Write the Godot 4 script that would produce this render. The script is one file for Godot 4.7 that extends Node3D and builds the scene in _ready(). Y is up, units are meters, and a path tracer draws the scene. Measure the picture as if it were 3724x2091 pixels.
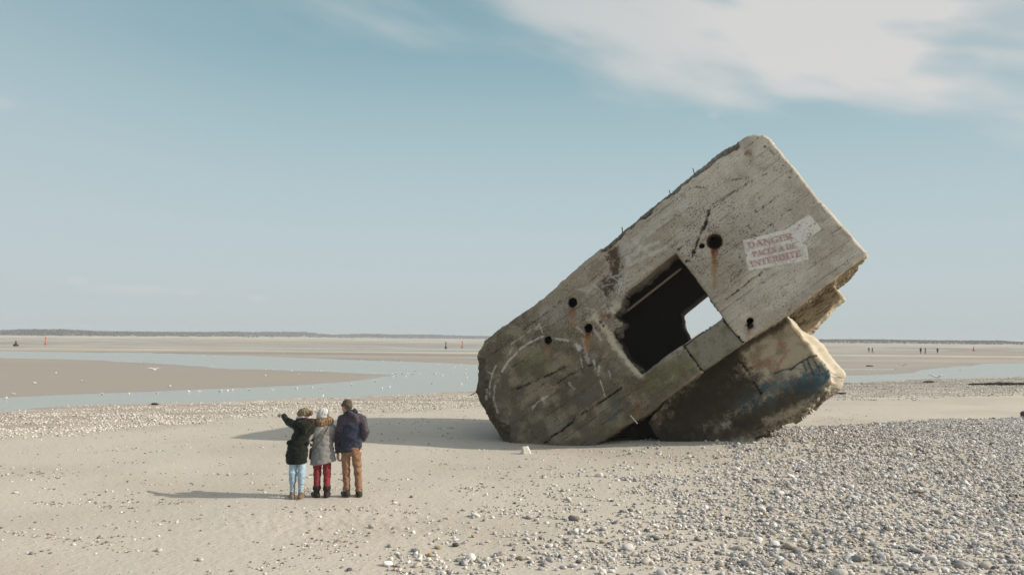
extends Node3D
# A tilted concrete bunker on a tidal beach, three people in front of it. Metres, y up.

const OUTLINE_DEPTH := 6.2
var rng := RandomNumberGenerator.new()
var n_fine := FastNoiseLite.new()
var n_mid := FastNoiseLite.new()
var n_big := FastNoiseLite.new()
var n_cell := FastNoiseLite.new()
var n_grit := noise(FastNoiseLite.TYPE_SIMPLEX_SMOOTH, 19.0, 2, 8)
var used := {}

# ---------------------------------------------------------------- helpers
func numbered(called: String) -> String:
	var k: int = used.get(called, 0)
	used[called] = k + 1
	return called if k == 0 else "%s_%03d" % [called, k]

func thing(called: String, label: String, category: String, at := Vector3.ZERO, turn := 0.0, group := "") -> Node3D:
	var o := Node3D.new()
	o.name = numbered(called)
	add_child(o)
	o.position = at
	o.rotation.y = turn
	tag(o, label, category, group)
	return o

func tag(o: Node, label: String, category: String, group := "") -> void:
	o.set_meta("label", label)
	o.set_meta("category", category)
	if group != "":
		o.set_meta("group", group)

func part(called: String, mesh: Mesh, mat: Material, parent: Node, at := Vector3.ZERO) -> MeshInstance3D:
	var o := MeshInstance3D.new()
	o.name = called
	o.mesh = mesh
	o.material_override = mat
	o.position = at
	parent.add_child(o, true)
	return o

func single(called: String, label: String, category: String, mesh: Mesh, mat: Material, at := Vector3.ZERO, group := "") -> MeshInstance3D:
	var o := part(numbered(called), mesh, mat, self, at)
	tag(o, label, category, group)
	return o

func setting(called: String, mesh: Mesh, mat: Material, kind := "structure", parent: Node = self) -> MeshInstance3D:
	var o := part(called, mesh, mat, parent)
	o.set_meta("kind", kind)
	return o

func lin(r: float, g: float, b: float) -> Color:
	return Color(r, g, b).linear_to_srgb()

func noise(kind: int, freq: float, octaves: int, sd: int) -> FastNoiseLite:
	var n := FastNoiseLite.new()
	n.noise_type = kind
	n.frequency = freq
	n.seed = sd
	n.fractal_octaves = octaves
	if octaves == 1:
		n.fractal_type = FastNoiseLite.FRACTAL_NONE
	return n

func noise_tex(freq: float, octaves: int, sd: int, lo: Color, hi: Color, size := 512) -> NoiseTexture2D:
	var t := NoiseTexture2D.new()
	t.width = size
	t.height = size
	t.seamless = true
	t.noise = noise(FastNoiseLite.TYPE_SIMPLEX_SMOOTH, freq, octaves, sd)
	var g := Gradient.new()
	g.set_color(0, lo)
	g.set_color(1, hi)
	t.color_ramp = g
	return t

func mat_plain(c: Color, rough := 0.85) -> StandardMaterial3D:
	var m := StandardMaterial3D.new()
	m.albedo_color = c
	m.roughness = rough
	m.metallic_specular = 0.35
	return m

func mat_vertex(rough := 0.9, spec := 0.3) -> StandardMaterial3D:
	var m := StandardMaterial3D.new()
	m.vertex_color_use_as_albedo = true
	m.roughness = rough
	m.metallic_specular = spec
	return m

# mottled, bumpy version of a vertex coloured material: grain tex (multiplied) and relief, both in the object's own metres
func mat_grain(rough: float, tex: Texture2D, relief: Texture2D, per_metre: float, cm: float, world := false) -> StandardMaterial3D:
	var m := mat_vertex(rough)
	m.albedo_texture = tex
	m.uv1_triplanar = true
	m.uv1_world_triplanar = world
	m.uv1_scale = Vector3.ONE * per_metre
	if relief:
		m.heightmap_enabled = true
		m.heightmap_texture = relief
		m.heightmap_scale = cm
	return m

func sstep(a: float, b: float, x: float) -> float:
	var t := clampf((x - a) / (b - a), 0.0, 1.0)
	return t * t * (3.0 - 2.0 * t)

# piecewise linear y(x), ends carried on at their own slope
func along(p: PackedVector2Array, x: float) -> float:
	var n := p.size()
	var i := 0
	while i < n - 2 and x > p[i + 1].x:
		i += 1
	var a := p[i]
	var b := p[i + 1]
	return a.y + (b.y - a.y) * (x - a.x) / maxf(b.x - a.x, 0.001)

func seg_d(p: Vector2, a: Vector2, b: Vector2) -> float:
	var ab := b - a
	var t := clampf((p - a).dot(ab) / maxf(ab.length_squared(), 1e-9), 0.0, 1.0)
	return p.distance_to(a + ab * t)

# signed distance to a polygon, positive inside
func poly_sd(poly: PackedVector2Array, p: Vector2) -> float:
	var d := 1e9
	var j := poly.size() - 1
	for i in poly.size():
		d = minf(d, seg_d(p, poly[i], poly[j]))
		j = i
	return d if Geometry2D.is_point_in_polygon(p, poly) else -d

func arrays_mesh(v: PackedVector3Array, n: PackedVector3Array, c: PackedColorArray, idx: PackedInt32Array) -> ArrayMesh:
	var a := []
	a.resize(Mesh.ARRAY_MAX)
	a[Mesh.ARRAY_VERTEX] = v
	if n.size():
		a[Mesh.ARRAY_NORMAL] = n
	if c.size():
		a[Mesh.ARRAY_COLOR] = c
	a[Mesh.ARRAY_INDEX] = idx
	var m := ArrayMesh.new()
	m.add_surface_from_arrays(Mesh.PRIMITIVE_TRIANGLES, a)
	return m

# smooth normals from faces (front faces clockwise)
func smooth(v: PackedVector3Array, idx: PackedInt32Array) -> PackedVector3Array:
	var n := PackedVector3Array()
	n.resize(v.size())
	for t in range(0, idx.size(), 3):
		var a := idx[t]
		var b := idx[t + 1]
		var c := idx[t + 2]
		var f := (v[c] - v[a]).cross(v[b] - v[a])
		n[a] += f
		n[b] += f
		n[c] += f
	for i in n.size():
		n[i] = n[i].normalized()
	return n

# ---------------------------------------------------------------- a lumpy stone, unit radius
func stone_mesh(sd: int, rough: float, flat: float, detail := 2, facets := 0.0) -> ArrayMesh:
	var s := SphereMesh.new()
	s.radius = 1.0
	s.height = 2.0
	s.radial_segments = 8 + detail * 4
	s.rings = 3 + detail * 2
	var a := s.get_mesh_arrays()
	var v: PackedVector3Array = a[Mesh.ARRAY_VERTEX]
	var fn := noise(FastNoiseLite.TYPE_SIMPLEX_SMOOTH, 0.55, 2, sd)
	var fc := noise(FastNoiseLite.TYPE_CELLULAR, 0.8, 1, sd + 5)
	fc.cellular_return_type = FastNoiseLite.RETURN_DISTANCE
	for i in v.size():
		var p := v[i]
		var r := 1.0 + rough * fn.get_noise_3dv(p + Vector3(sd, 0, 0)) + facets * fc.get_noise_3dv(p)
		p *= r
		p.y *= flat
		v[i] = p
	var idx: PackedInt32Array = a[Mesh.ARRAY_INDEX]
	# weld normals by position so that the seam does not show
	var n := smooth(v, idx)
	var sum := {}
	for i in v.size():
		var k := Vector3i(v[i] * 200.0)
		sum[k] = sum.get(k, Vector3.ZERO) + n[i]
	for i in v.size():
		n[i] = (sum[Vector3i(v[i] * 200.0)] as Vector3).normalized()
	return arrays_mesh(v, n, PackedColorArray(), idx)

# ---------------------------------------------------------------- voxel bodies (surface nets)
class Vox:
	var o: Vector3
	var h: float
	var nx: int
	var ny: int
	var nz: int
	var f := PackedFloat32Array()

	func _init(lo: Vector3, hi: Vector3, cell: float) -> void:
		o = lo
		h = cell
		nx = int(ceil((hi.x - lo.x) / h)) + 2
		ny = int(ceil((hi.y - lo.y) / h)) + 2
		nz = int(ceil((hi.z - lo.z) / h)) + 2
		f.resize(nx * ny * nz)
		f.fill(0.3)

	# tapered capsule joined with a smooth minimum of radius k; fz flattens it in depth, fx in width
	func bone(a: Vector3, b: Vector3, ra: float, rb: float, k := 0.03, fz := 1.0, fx := 1.0) -> void:
		var s := Vector3(1.0 / fx, 1.0, 1.0 / fz)
		var aa := a * s
		var bb := b * s
		var ba := bb - aa
		var l2 := maxf(ba.length_squared(), 1e-9)
		var m := maxf(ra, rb) + k + h * 2.0
		var mx := m * maxf(fx, 1.0)
		var mz := m * maxf(fz, 1.0)
		var x0 := maxi(0, int((minf(a.x, b.x) - mx - o.x) / h))
		var x1 := mini(nx - 1, int((maxf(a.x, b.x) + mx - o.x) / h) + 1)
		var y0 := maxi(0, int((minf(a.y, b.y) - m - o.y) / h))
		var y1 := mini(ny - 1, int((maxf(a.y, b.y) + m - o.y) / h) + 1)
		var z0 := maxi(0, int((minf(a.z, b.z) - mz - o.z) / h))
		var z1 := mini(nz - 1, int((maxf(a.z, b.z) + mz - o.z) / h) + 1)
		var low := minf(minf(fx, fz), 1.0)
		for z in range(z0, z1 + 1):
			for y in range(y0, y1 + 1):
				var i := (z * ny + y) * nx + x0
				for x in range(x0, x1 + 1):
					var p := (o + Vector3(x, y, z) * h) * s - aa
					var t := clampf(p.dot(ba) / l2, 0.0, 1.0)
					var d := ((p - ba * t).length() - ra - (rb - ra) * t) * low
					var e := f[i]
					if k > 0.0:
						var q := maxf(k - absf(d - e), 0.0) / k
						f[i] = minf(d, e) - q * q * k * 0.25
					else:
						f[i] = minf(d, e)
					i += 1

	func ball(c: Vector3, r: Vector3, k := 0.02) -> void:
		bone(c, c + Vector3(0, 0.0001, 0), r.y, r.y, k, r.z / r.y, r.x / r.y)

	# keep what lies on the far side of a plane from its normal
	func cut(c: Vector3, n: Vector3, only_from := -1e9, only_to := 1e9) -> void:
		var i := 0
		for z in nz:
			for y in ny:
				for x in nx:
					var p := o + Vector3(x, y, z) * h
					if p.y > only_from and p.y < only_to:
						f[i] = maxf(f[i], (p - c).dot(n))
					i += 1

	func carve(a: Vector3, b: Vector3, r: float) -> void:
		var ba := b - a
		var l2 := maxf(ba.length_squared(), 1e-9)
		var i := 0
		for z in nz:
			for y in ny:
				for x in nx:
					var p := o + Vector3(x, y, z) * h - a
					f[i] = maxf(f[i], r - (p - ba * clampf(p.dot(ba) / l2, 0.0, 1.0)).length())
					i += 1

	func wrinkle(n: FastNoiseLite, amp: float, stretch := Vector3.ONE) -> void:
		var i := 0
		for z in nz:
			for y in ny:
				for x in nx:
					if absf(f[i]) < 0.06:
						f[i] += amp * n.get_noise_3dv((o + Vector3(x, y, z) * h) * stretch)
					i += 1

	func mesh(colour: Callable) -> ArrayMesh:
		var at := PackedInt32Array()
		at.resize(nx * ny * nz)
		at.fill(-1)
		var v := PackedVector3Array()
		var c := PackedColorArray()
		var idx := PackedInt32Array()
		var step := [0, 1, nx, nx + 1, nx * ny, nx * ny + 1, nx * ny + nx, nx * ny + nx + 1]
		var ea := [0, 2, 4, 6, 0, 1, 4, 5, 0, 1, 2, 3]
		var eb := [1, 3, 5, 7, 2, 3, 6, 7, 4, 5, 6, 7]
		var off := [Vector3(0, 0, 0), Vector3(1, 0, 0), Vector3(0, 1, 0), Vector3(1, 1, 0), Vector3(0, 0, 1), Vector3(1, 0, 1), Vector3(0, 1, 1), Vector3(1, 1, 1)]
		var s4 := nx * ny
		for z in nz - 1:
			for y in ny - 1:
				var i := (z * ny + y) * nx
				for x in nx - 1:
					var s := f[i] < 0.0
					if (f[i + 1] < 0.0) != s or (f[i + nx] < 0.0) != s or (f[i + nx + 1] < 0.0) != s or (f[i + s4] < 0.0) != s or (f[i + s4 + 1] < 0.0) != s or (f[i + s4 + nx] < 0.0) != s or (f[i + s4 + nx + 1] < 0.0) != s:
						var sum := Vector3.ZERO
						var n := 0
						for e in 12:
							var fa := f[i + step[ea[e]]]
							var fb := f[i + step[eb[e]]]
							if (fa < 0.0) != (fb < 0.0):
								sum += (off[ea[e]] as Vector3).lerp(off[eb[e]], fa / (fa - fb))
								n += 1
						at[i] = v.size()
						var p := o + (Vector3(x, y, z) + sum / n) * h
						v.append(p)
						c.append(colour.call(p))
					i += 1
		for z in range(1, nz - 1):
			for y in range(1, ny - 1):
				var i := (z * ny + y) * nx + 1
				for x in range(1, nx - 1):
					var s := f[i] < 0.0
					if (f[i + 1] < 0.0) != s:
						quad(idx, at[i - nx - nx * ny], at[i - nx * ny], at[i], at[i - nx], s)
					if (f[i + nx] < 0.0) != s:
						quad(idx, at[i - 1 - nx * ny], at[i - 1], at[i], at[i - nx * ny], s)
					if (f[i + nx * ny] < 0.0) != s:
						quad(idx, at[i - 1 - nx], at[i - nx], at[i], at[i - 1], s)
					i += 1
		var nrm := PackedVector3Array()
		nrm.resize(v.size())
		for t in range(0, idx.size(), 3):
			var g := (v[idx[t + 2]] - v[idx[t]]).cross(v[idx[t + 1]] - v[idx[t]])
			nrm[idx[t]] += g
			nrm[idx[t + 1]] += g
			nrm[idx[t + 2]] += g
		for q in nrm.size():
			nrm[q] = nrm[q].normalized()
		var a := []
		a.resize(Mesh.ARRAY_MAX)
		a[Mesh.ARRAY_VERTEX] = v
		a[Mesh.ARRAY_NORMAL] = nrm
		a[Mesh.ARRAY_COLOR] = c
		a[Mesh.ARRAY_INDEX] = idx
		var m := ArrayMesh.new()
		m.add_surface_from_arrays(Mesh.PRIMITIVE_TRIANGLES, a)
		return m

	func quad(idx: PackedInt32Array, a: int, b: int, c: int, d: int, s: bool) -> void:
		if a < 0 or b < 0 or c < 0 or d < 0:
			return
		if s:
			idx.append_array(PackedInt32Array([a, c, b, a, d, c]))
		else:
			idx.append_array(PackedInt32Array([a, b, c, a, c, d]))

# ---------------------------------------------------------------- concrete slabs: a gridded face with relief, and the sides that run back from its rim
class Slab:
	var u0: float
	var v0: float
	var h: float
	var nx: int
	var ny: int
	var sd := PackedFloat32Array()
	var dep := PackedFloat32Array()
	var col := PackedColorArray()
	var verts := PackedVector3Array()
	var cols := PackedColorArray()
	var idx := PackedInt32Array()
	var rim := []           # pairs of vertices on the rim, solid on the left
	var shape: Callable

	func _init(lo: Vector2, hi: Vector2, cell: float, shape_: Callable, coarse := 8) -> void:
		shape = shape_
		u0 = lo.x
		v0 = lo.y
		h = cell
		nx = int((hi.x - lo.x) / h) + 2
		ny = int((hi.y - lo.y) / h) + 2
		sd.resize(nx * ny)
		dep.resize(nx * ny)
		col.resize(nx * ny)
		var far := h * coarse * 0.75 + 0.24
		for by in range(0, ny, coarse):
			for bx in range(0, nx, coarse):
				var d: float = shape.call(Vector2(u0 + (bx + coarse * 0.5) * h, v0 + (by + coarse * 0.5) * h))
				for y in range(by, mini(by + coarse, ny)):
					for x in range(bx, mini(bx + coarse, nx)):
						sd[y * nx + x] = d if absf(d) > far else float(shape.call(at(x, y)))

	func at(x: int, y: int) -> Vector2:
		return Vector2(u0 + x * h, v0 + y * h)

	# every node within reach of a polyline: what(i, distance, p)
	func near(line: PackedVector2Array, reach: float, what: Callable) -> void:
		var best := {}
		for k in maxi(line.size() - 1, 1):
			var a := line[k]
			var b := line[mini(k + 1, line.size() - 1)]
			var x0 := maxi(0, int((minf(a.x, b.x) - reach - u0) / h))
			var x1 := mini(nx - 1, int((maxf(a.x, b.x) + reach - u0) / h) + 1)
			var y0 := maxi(0, int((minf(a.y, b.y) - reach - v0) / h))
			var y1 := mini(ny - 1, int((maxf(a.y, b.y) + reach - v0) / h) + 1)
			var ab := b - a
			var l2 := maxf(ab.length_squared(), 1e-9)
			for y in range(y0, y1 + 1):
				for x in range(x0, x1 + 1):
					var p := at(x, y)
					var d := p.distance_to(a + ab * clampf((p - a).dot(ab) / l2, 0.0, 1.0))
					if d < reach:
						var i := y * nx + x
						if d < best.get(i, 1e9):
							best[i] = d
		for i in best:
			what.call(i, best[i], Vector2(u0 + (i % nx) * h, v0 + (i / nx) * h))

	func build(base_depth := 0.0) -> void:
		var node := PackedInt32Array()
		node.resize(nx * ny)
		node.fill(-1)
		var cut := {}
		for y in ny - 1:
			for x in nx - 1:
				var i := y * nx + x
				var c := [i, i + 1, i + nx + 1, i + nx]
				var n_in := 0
				for k in 4:
					if sd[c[k]] > 0.0:
						n_in += 1
				if n_in == 0:
					continue
				var ring := []
				var edge := []
				for k in 4:
					var p: int = c[k]
					var q: int = c[(k + 1) % 4]
					if sd[p] > 0.0:
						if node[p] < 0:
							node[p] = verts.size()
							verts.append(Vector3(u0 + (p % nx) * h, v0 + (p / nx) * h, -base_depth - dep[p]))
							cols.append(col[p])
						ring.append(node[p])
						edge.append(false)
					if (sd[p] > 0.0) != (sd[q] > 0.0):
						var key := Vector2i(mini(p, q), maxi(p, q))
						if not cut.has(key):
							var t := sd[p] / (sd[p] - sd[q])
							var inner: int = p if sd[p] > 0.0 else q
							cut[key] = verts.size()
							verts.append(Vector3(u0 + lerpf(p % nx, q % nx, t) * h, v0 + lerpf(p / nx, q / nx, t) * h, -base_depth - dep[inner] - h * 0.3))
							cols.append(col[inner])
						ring.append(cut[key])
						edge.append(true)
				for k in range(1, ring.size() - 1):
					idx.append_array(PackedInt32Array([ring[0], ring[k + 1], ring[k]]))
				for k in ring.size():
					var m := (k + 1) % ring.size()
					if edge[k] and edge[m] and not (ring.size() > 4 and sd[c[0]] > 0.0 and sd[c[2]] > 0.0 and false):
						rim.append([ring[k], ring[m]])

	# sides: ends(p) gives how far back the rim at p runs; push(p, depth, outward) moves a point of the side in or out
	func sides(ends: Callable, rows: float, push: Callable, tint: Callable, slant := Vector2.ZERO) -> void:
		var column := {}
		for e in rim:
			for k in 2:
				var a: int = e[k]
				if column.has(a):
					continue
				var p := Vector2(verts[a].x, verts[a].y)
				var z0 := -verts[a].z
				var z1: float = ends.call(p)
				var g := Vector2(float(shape.call(p + Vector2(0.02, 0))) - float(shape.call(p - Vector2(0.02, 0))), float(shape.call(p + Vector2(0, 0.02))) - float(shape.call(p - Vector2(0, 0.02)))).normalized() * -1.0
				var n := maxi(1, int(ceil((z1 - z0) / rows)))
				var ids := [a]
				for r in range(1, n + 1):
					var z := lerpf(z0, z1, float(r) / n)
					var q := p + slant * minf(z - z0, 1.3) * clampf((p.y - 1.3) / 0.9, 0.0, 1.0)
					q += g * float(push.call(q, z, g))
					ids.append(verts.size())
					verts.append(Vector3(q.x, q.y, -z))
					cols.append(tint.call(Vector3(q.x, q.y, -z), g))
				column[a] = ids
		for e in rim:
			var a: Array = column[e[0]]
			var b: Array = column[e[1]]
			for r in maxi(a.size(), b.size()) - 1:
				var a0: int = a[mini(r, a.size() - 1)]
				var a1: int = a[mini(r + 1, a.size() - 1)]
				var b0: int = b[mini(r, b.size() - 1)]
				var b1: int = b[mini(r + 1, b.size() - 1)]
				if a0 != a1:
					idx.append_array(PackedInt32Array([a0, b0, a1]))
				if b0 != b1:
					idx.append_array(PackedInt32Array([b0, b1, a1]))

# ---------------------------------------------------------------- measured shapes of the bunker, metres in the plane of its front wall (u along the ground, v up the wall)
var outline := PackedVector2Array([Vector2(5.005, 8.344), Vector2(5.113, 8.435), Vector2(5.255, 8.486), Vector2(5.461, 8.515), Vector2(5.665, 8.464), Vector2(5.807, 8.357), Vector2(5.927, 8.174), Vector2(6.459, 7.446), Vector2(6.997, 6.65), Vector2(7.489, 6.04), Vector2(8.114, 5.212), Vector2(8.036, 5.093), Vector2(7.402, 4.598), Vector2(6.228, 3.654), Vector2(5.145, 2.939), Vector2(4.032, 2.12), Vector2(2.5, 0.92), Vector2(1.624, 0.387), Vector2(1.132, 0.046), Vector2(0.373, -0.532), Vector2(-1.241, -0.626), Vector2(-1.629, -0.103), Vector2(-1.831, 0.16), Vector2(-2.136, 0.558), Vector2(-2.397, 1.008), Vector2(-2.598, 1.372), Vector2(-2.542, 1.746), Vector2(-2.514, 2.212), Vector2(-2.44, 2.541), Vector2(-2.244, 2.872), Vector2(-1.854, 3.201), Vector2(-1.22, 3.598), Vector2(-0.456, 4.127), Vector2(0.181, 4.688), Vector2(0.691, 5.114), Vector2(1.29, 5.578), Vector2(1.878, 6.059), Vector2(2.592, 6.64), Vector2(3.208, 7.105), Vector2(3.858, 7.627), Vector2(4.584, 8.182)])
var window_hole := PackedVector2Array([Vector2(3.301, 5.34), Vector2(3.582, 4.98), Vector2(4.121, 4.223), Vector2(4.539, 3.571), Vector2(4.354, 3.431), Vector2(3.63, 2.919), Vector2(3.149, 2.605), Vector2(2.637, 2.185), Vector2(2.377, 2.001), Vector2(2.274, 2.125), Vector2(2.037, 2.381), Vector2(1.663, 2.931), Vector2(1.607, 3.144), Vector2(1.829, 3.4), Vector2(1.658, 3.641), Vector2(1.84, 4.034), Vector2(1.839, 4.192), Vector2(2.236, 4.506)])
var sill_shape := PackedVector2Array([Vector2(3.517, 2.8), Vector2(4.519, 3.549), Vector2(5.05, 2.925), Vector2(5.036, 2.846), Vector2(4.043, 2.118), Vector2(4, 2.132)])
var rear_hole := PackedVector2Array([Vector2(2.771, 3.997), Vector2(3.652, 4.722), Vector2(4.436, 3.832), Vector2(3.558, 2.929), Vector2(3.049, 3.086), Vector2(3.026, 3.241), Vector2(2.883, 3.513), Vector2(2.829, 3.74)])
var lower_shape := PackedVector2Array([Vector2(2.47, 0.678), Vector2(2.778, 0.213), Vector2(3.113, -0.347), Vector2(4.989, -0.24), Vector2(5.34, 0.4), Vector2(5.713, 0.642), Vector2(6.241, 0.857), Vector2(6.73, 1.163), Vector2(7.228, 1.88), Vector2(7.213, 2.188), Vector2(6.141, 3.642), Vector2(5.725, 3.775), Vector2(4.001, 2.579)])
var beam_shape := PackedVector2Array([Vector2(5.412, 3.301), Vector2(6.07, 3.91), Vector2(7.282, 4.654), Vector2(7.409, 4.475), Vector2(7.598, 4.218), Vector2(7.093, 3.64), Vector2(6.761, 3.313), Vector2(6.271, 2.854)])
var sign_shape := PackedVector2Array([Vector2(5.078, 5.633), Vector2(5.478, 5.715), Vector2(6.149, 5.868), Vector2(6.375, 6.013), Vector2(6.75, 6.267), Vector2(7.045, 5.864), Vector2(6.571, 5.498), Vector2(6.678, 5.437), Vector2(6.732, 5.061), Vector2(5.211, 4.796)])
var gap_wall_shape := PackedVector2Array([Vector2(0.528, -0.82), Vector2(0.773, 0.007), Vector2(2.093, 0.916), Vector2(3.217, 0.284), Vector2(2.901, -0.679)])
var tie_holes := [[4.343, 5.619, 0.205], [3.999, 5.509, 0.07], [0.4, 3.994, 0.135], [0.863, 3.271, 0.125], [-0.316, 2.922, 0.115], [5.242, 3.476, 0.085], [5.235, 3.353, 0.085]]
var cracks := [[PackedVector2Array([Vector2(-0.386, -0.019), Vector2(-0.155, 0.198), Vector2(0.264, 0.476), Vector2(0.538, 0.753), Vector2(0.943, 1.011), Vector2(1.391, 1.313), Vector2(1.834, 1.635)]), 0.05, 0.07, 0.75], [PackedVector2Array([Vector2(-1.202, 1.519), Vector2(-0.832, 1.678), Vector2(-0.548, 1.817), Vector2(-0.071, 2.007), Vector2(0.256, 2.207)]), 0.07, 0.04, 0.6], [PackedVector2Array([Vector2(-0.122, 1.635), Vector2(0.26, 1.899), Vector2(0.655, 2.099), Vector2(1.008, 2.252)]), 0.03, 0.03, 0.5], [PackedVector2Array([Vector2(3.34, 7.057), Vector2(3.616, 7.112), Vector2(3.896, 7.135), Vector2(4.197, 7.096), Vector2(4.494, 7.163), Vector2(4.747, 7.285), Vector2(5.069, 7.297)]), 0.022, 0.03, 0.6], [PackedVector2Array([Vector2(4.194, 6.459), Vector2(4.113, 6.13), Vector2(3.937, 5.827), Vector2(3.856, 5.528), Vector2(3.724, 5.223), Vector2(3.599, 5.091)]), 0.075, 0.11, 0.75], [PackedVector2Array([Vector2(4.326, 6.65), Vector2(4.529, 6.761), Vector2(4.745, 6.893), Vector2(5.067, 7.072), Vector2(5.703, 7.41)]), 0.05, 0.03, 0.5], [PackedVector2Array([Vector2(4.745, 6.893), Vector2(4.815, 6.672)]), 0.03, 0.04, 0.6], [PackedVector2Array([Vector2(4.621, 4.04), Vector2(5.029, 4.339), Vector2(5.293, 4.578), Vector2(5.594, 4.77), Vector2(5.795, 4.917), Vector2(6.085, 5.106), Vector2(6.433, 5.285)]), 0.035, 0.05, 0.65], [PackedVector2Array([Vector2(5.478, 5.792), Vector2(5.793, 6.035), Vector2(6.106, 6.28), Vector2(6.299, 6.418)]), 0.022, 0.03, 0.5], [PackedVector2Array([Vector2(5.232, 6.001), Vector2(5.305, 5.899), Vector2(5.461, 5.657)]), 0.022, 0.04, 0.7], [PackedVector2Array([Vector2(5.662, 8.153), Vector2(5.883, 7.936), Vector2(6.062, 7.819)]), 0.03, 0.03, 0.6], [PackedVector2Array([Vector2(-1.95, 1.704), Vector2(-1.493, 2.063), Vector2(-1.011, 2.332)]), 0.025, 0.02, 0.5], [PackedVector2Array([Vector2(-2.201, 2.312), Vector2(-1.732, 2.678), Vector2(-1.267, 3.048)]), 0.025, 0.03, 0.5], [PackedVector2Array([Vector2(3.517, 2.8), Vector2(3.756, 2.472), Vector2(4.007, 2.118)]), 0.03, 0.1, 0.85], [PackedVector2Array([Vector2(4.52, 3.564), Vector2(4.758, 3.235), Vector2(5.064, 2.904)]), 0.034, 0.1, 0.85], [PackedVector2Array([Vector2(3.296, 5.355), Vector2(3.466, 5.495), Vector2(3.651, 5.686)]), 0.05, 0.06, 0.6], [PackedVector2Array([Vector2(2.132, 1.196), Vector2(1.754, 0.959), Vector2(1.297, 0.604)]), 0.02, 0.02, 0.4], [PackedVector2Array([Vector2(5.051, 4.843), Vector2(4.908, 4.625)]), 0.03, 0.03, 0.6], [PackedVector2Array([Vector2(5.054, 5.286), Vector2(4.982, 5.103), Vector2(5.052, 5.064)]), 0.04, 0.05, 0.7], [PackedVector2Array([Vector2(5.904, 6.731), Vector2(5.695, 6.556), Vector2(5.414, 6.383)]), 0.03, 0.03, 0.5], [PackedVector2Array([Vector2(6.46, 7.291), Vector2(6.324, 7.299), Vector2(6.254, 7.155)]), 0.03, 0.03, 0.6], [PackedVector2Array([Vector2(4.047, 3.601), Vector2(4.336, 3.895), Vector2(4.515, 4.078)]), 0.02, 0.02, 0.4], [PackedVector2Array([Vector2(-1.069, 3.208), Vector2(-0.497, 3.605), Vector2(0.069, 4.035)]), 0.025, 0.025, 0.5], [PackedVector2Array([Vector2(2.113, 4.748), Vector2(2.87, 5.268), Vector2(3.392, 5.633)]), 0.02, 0.015, 0.3]]
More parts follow.
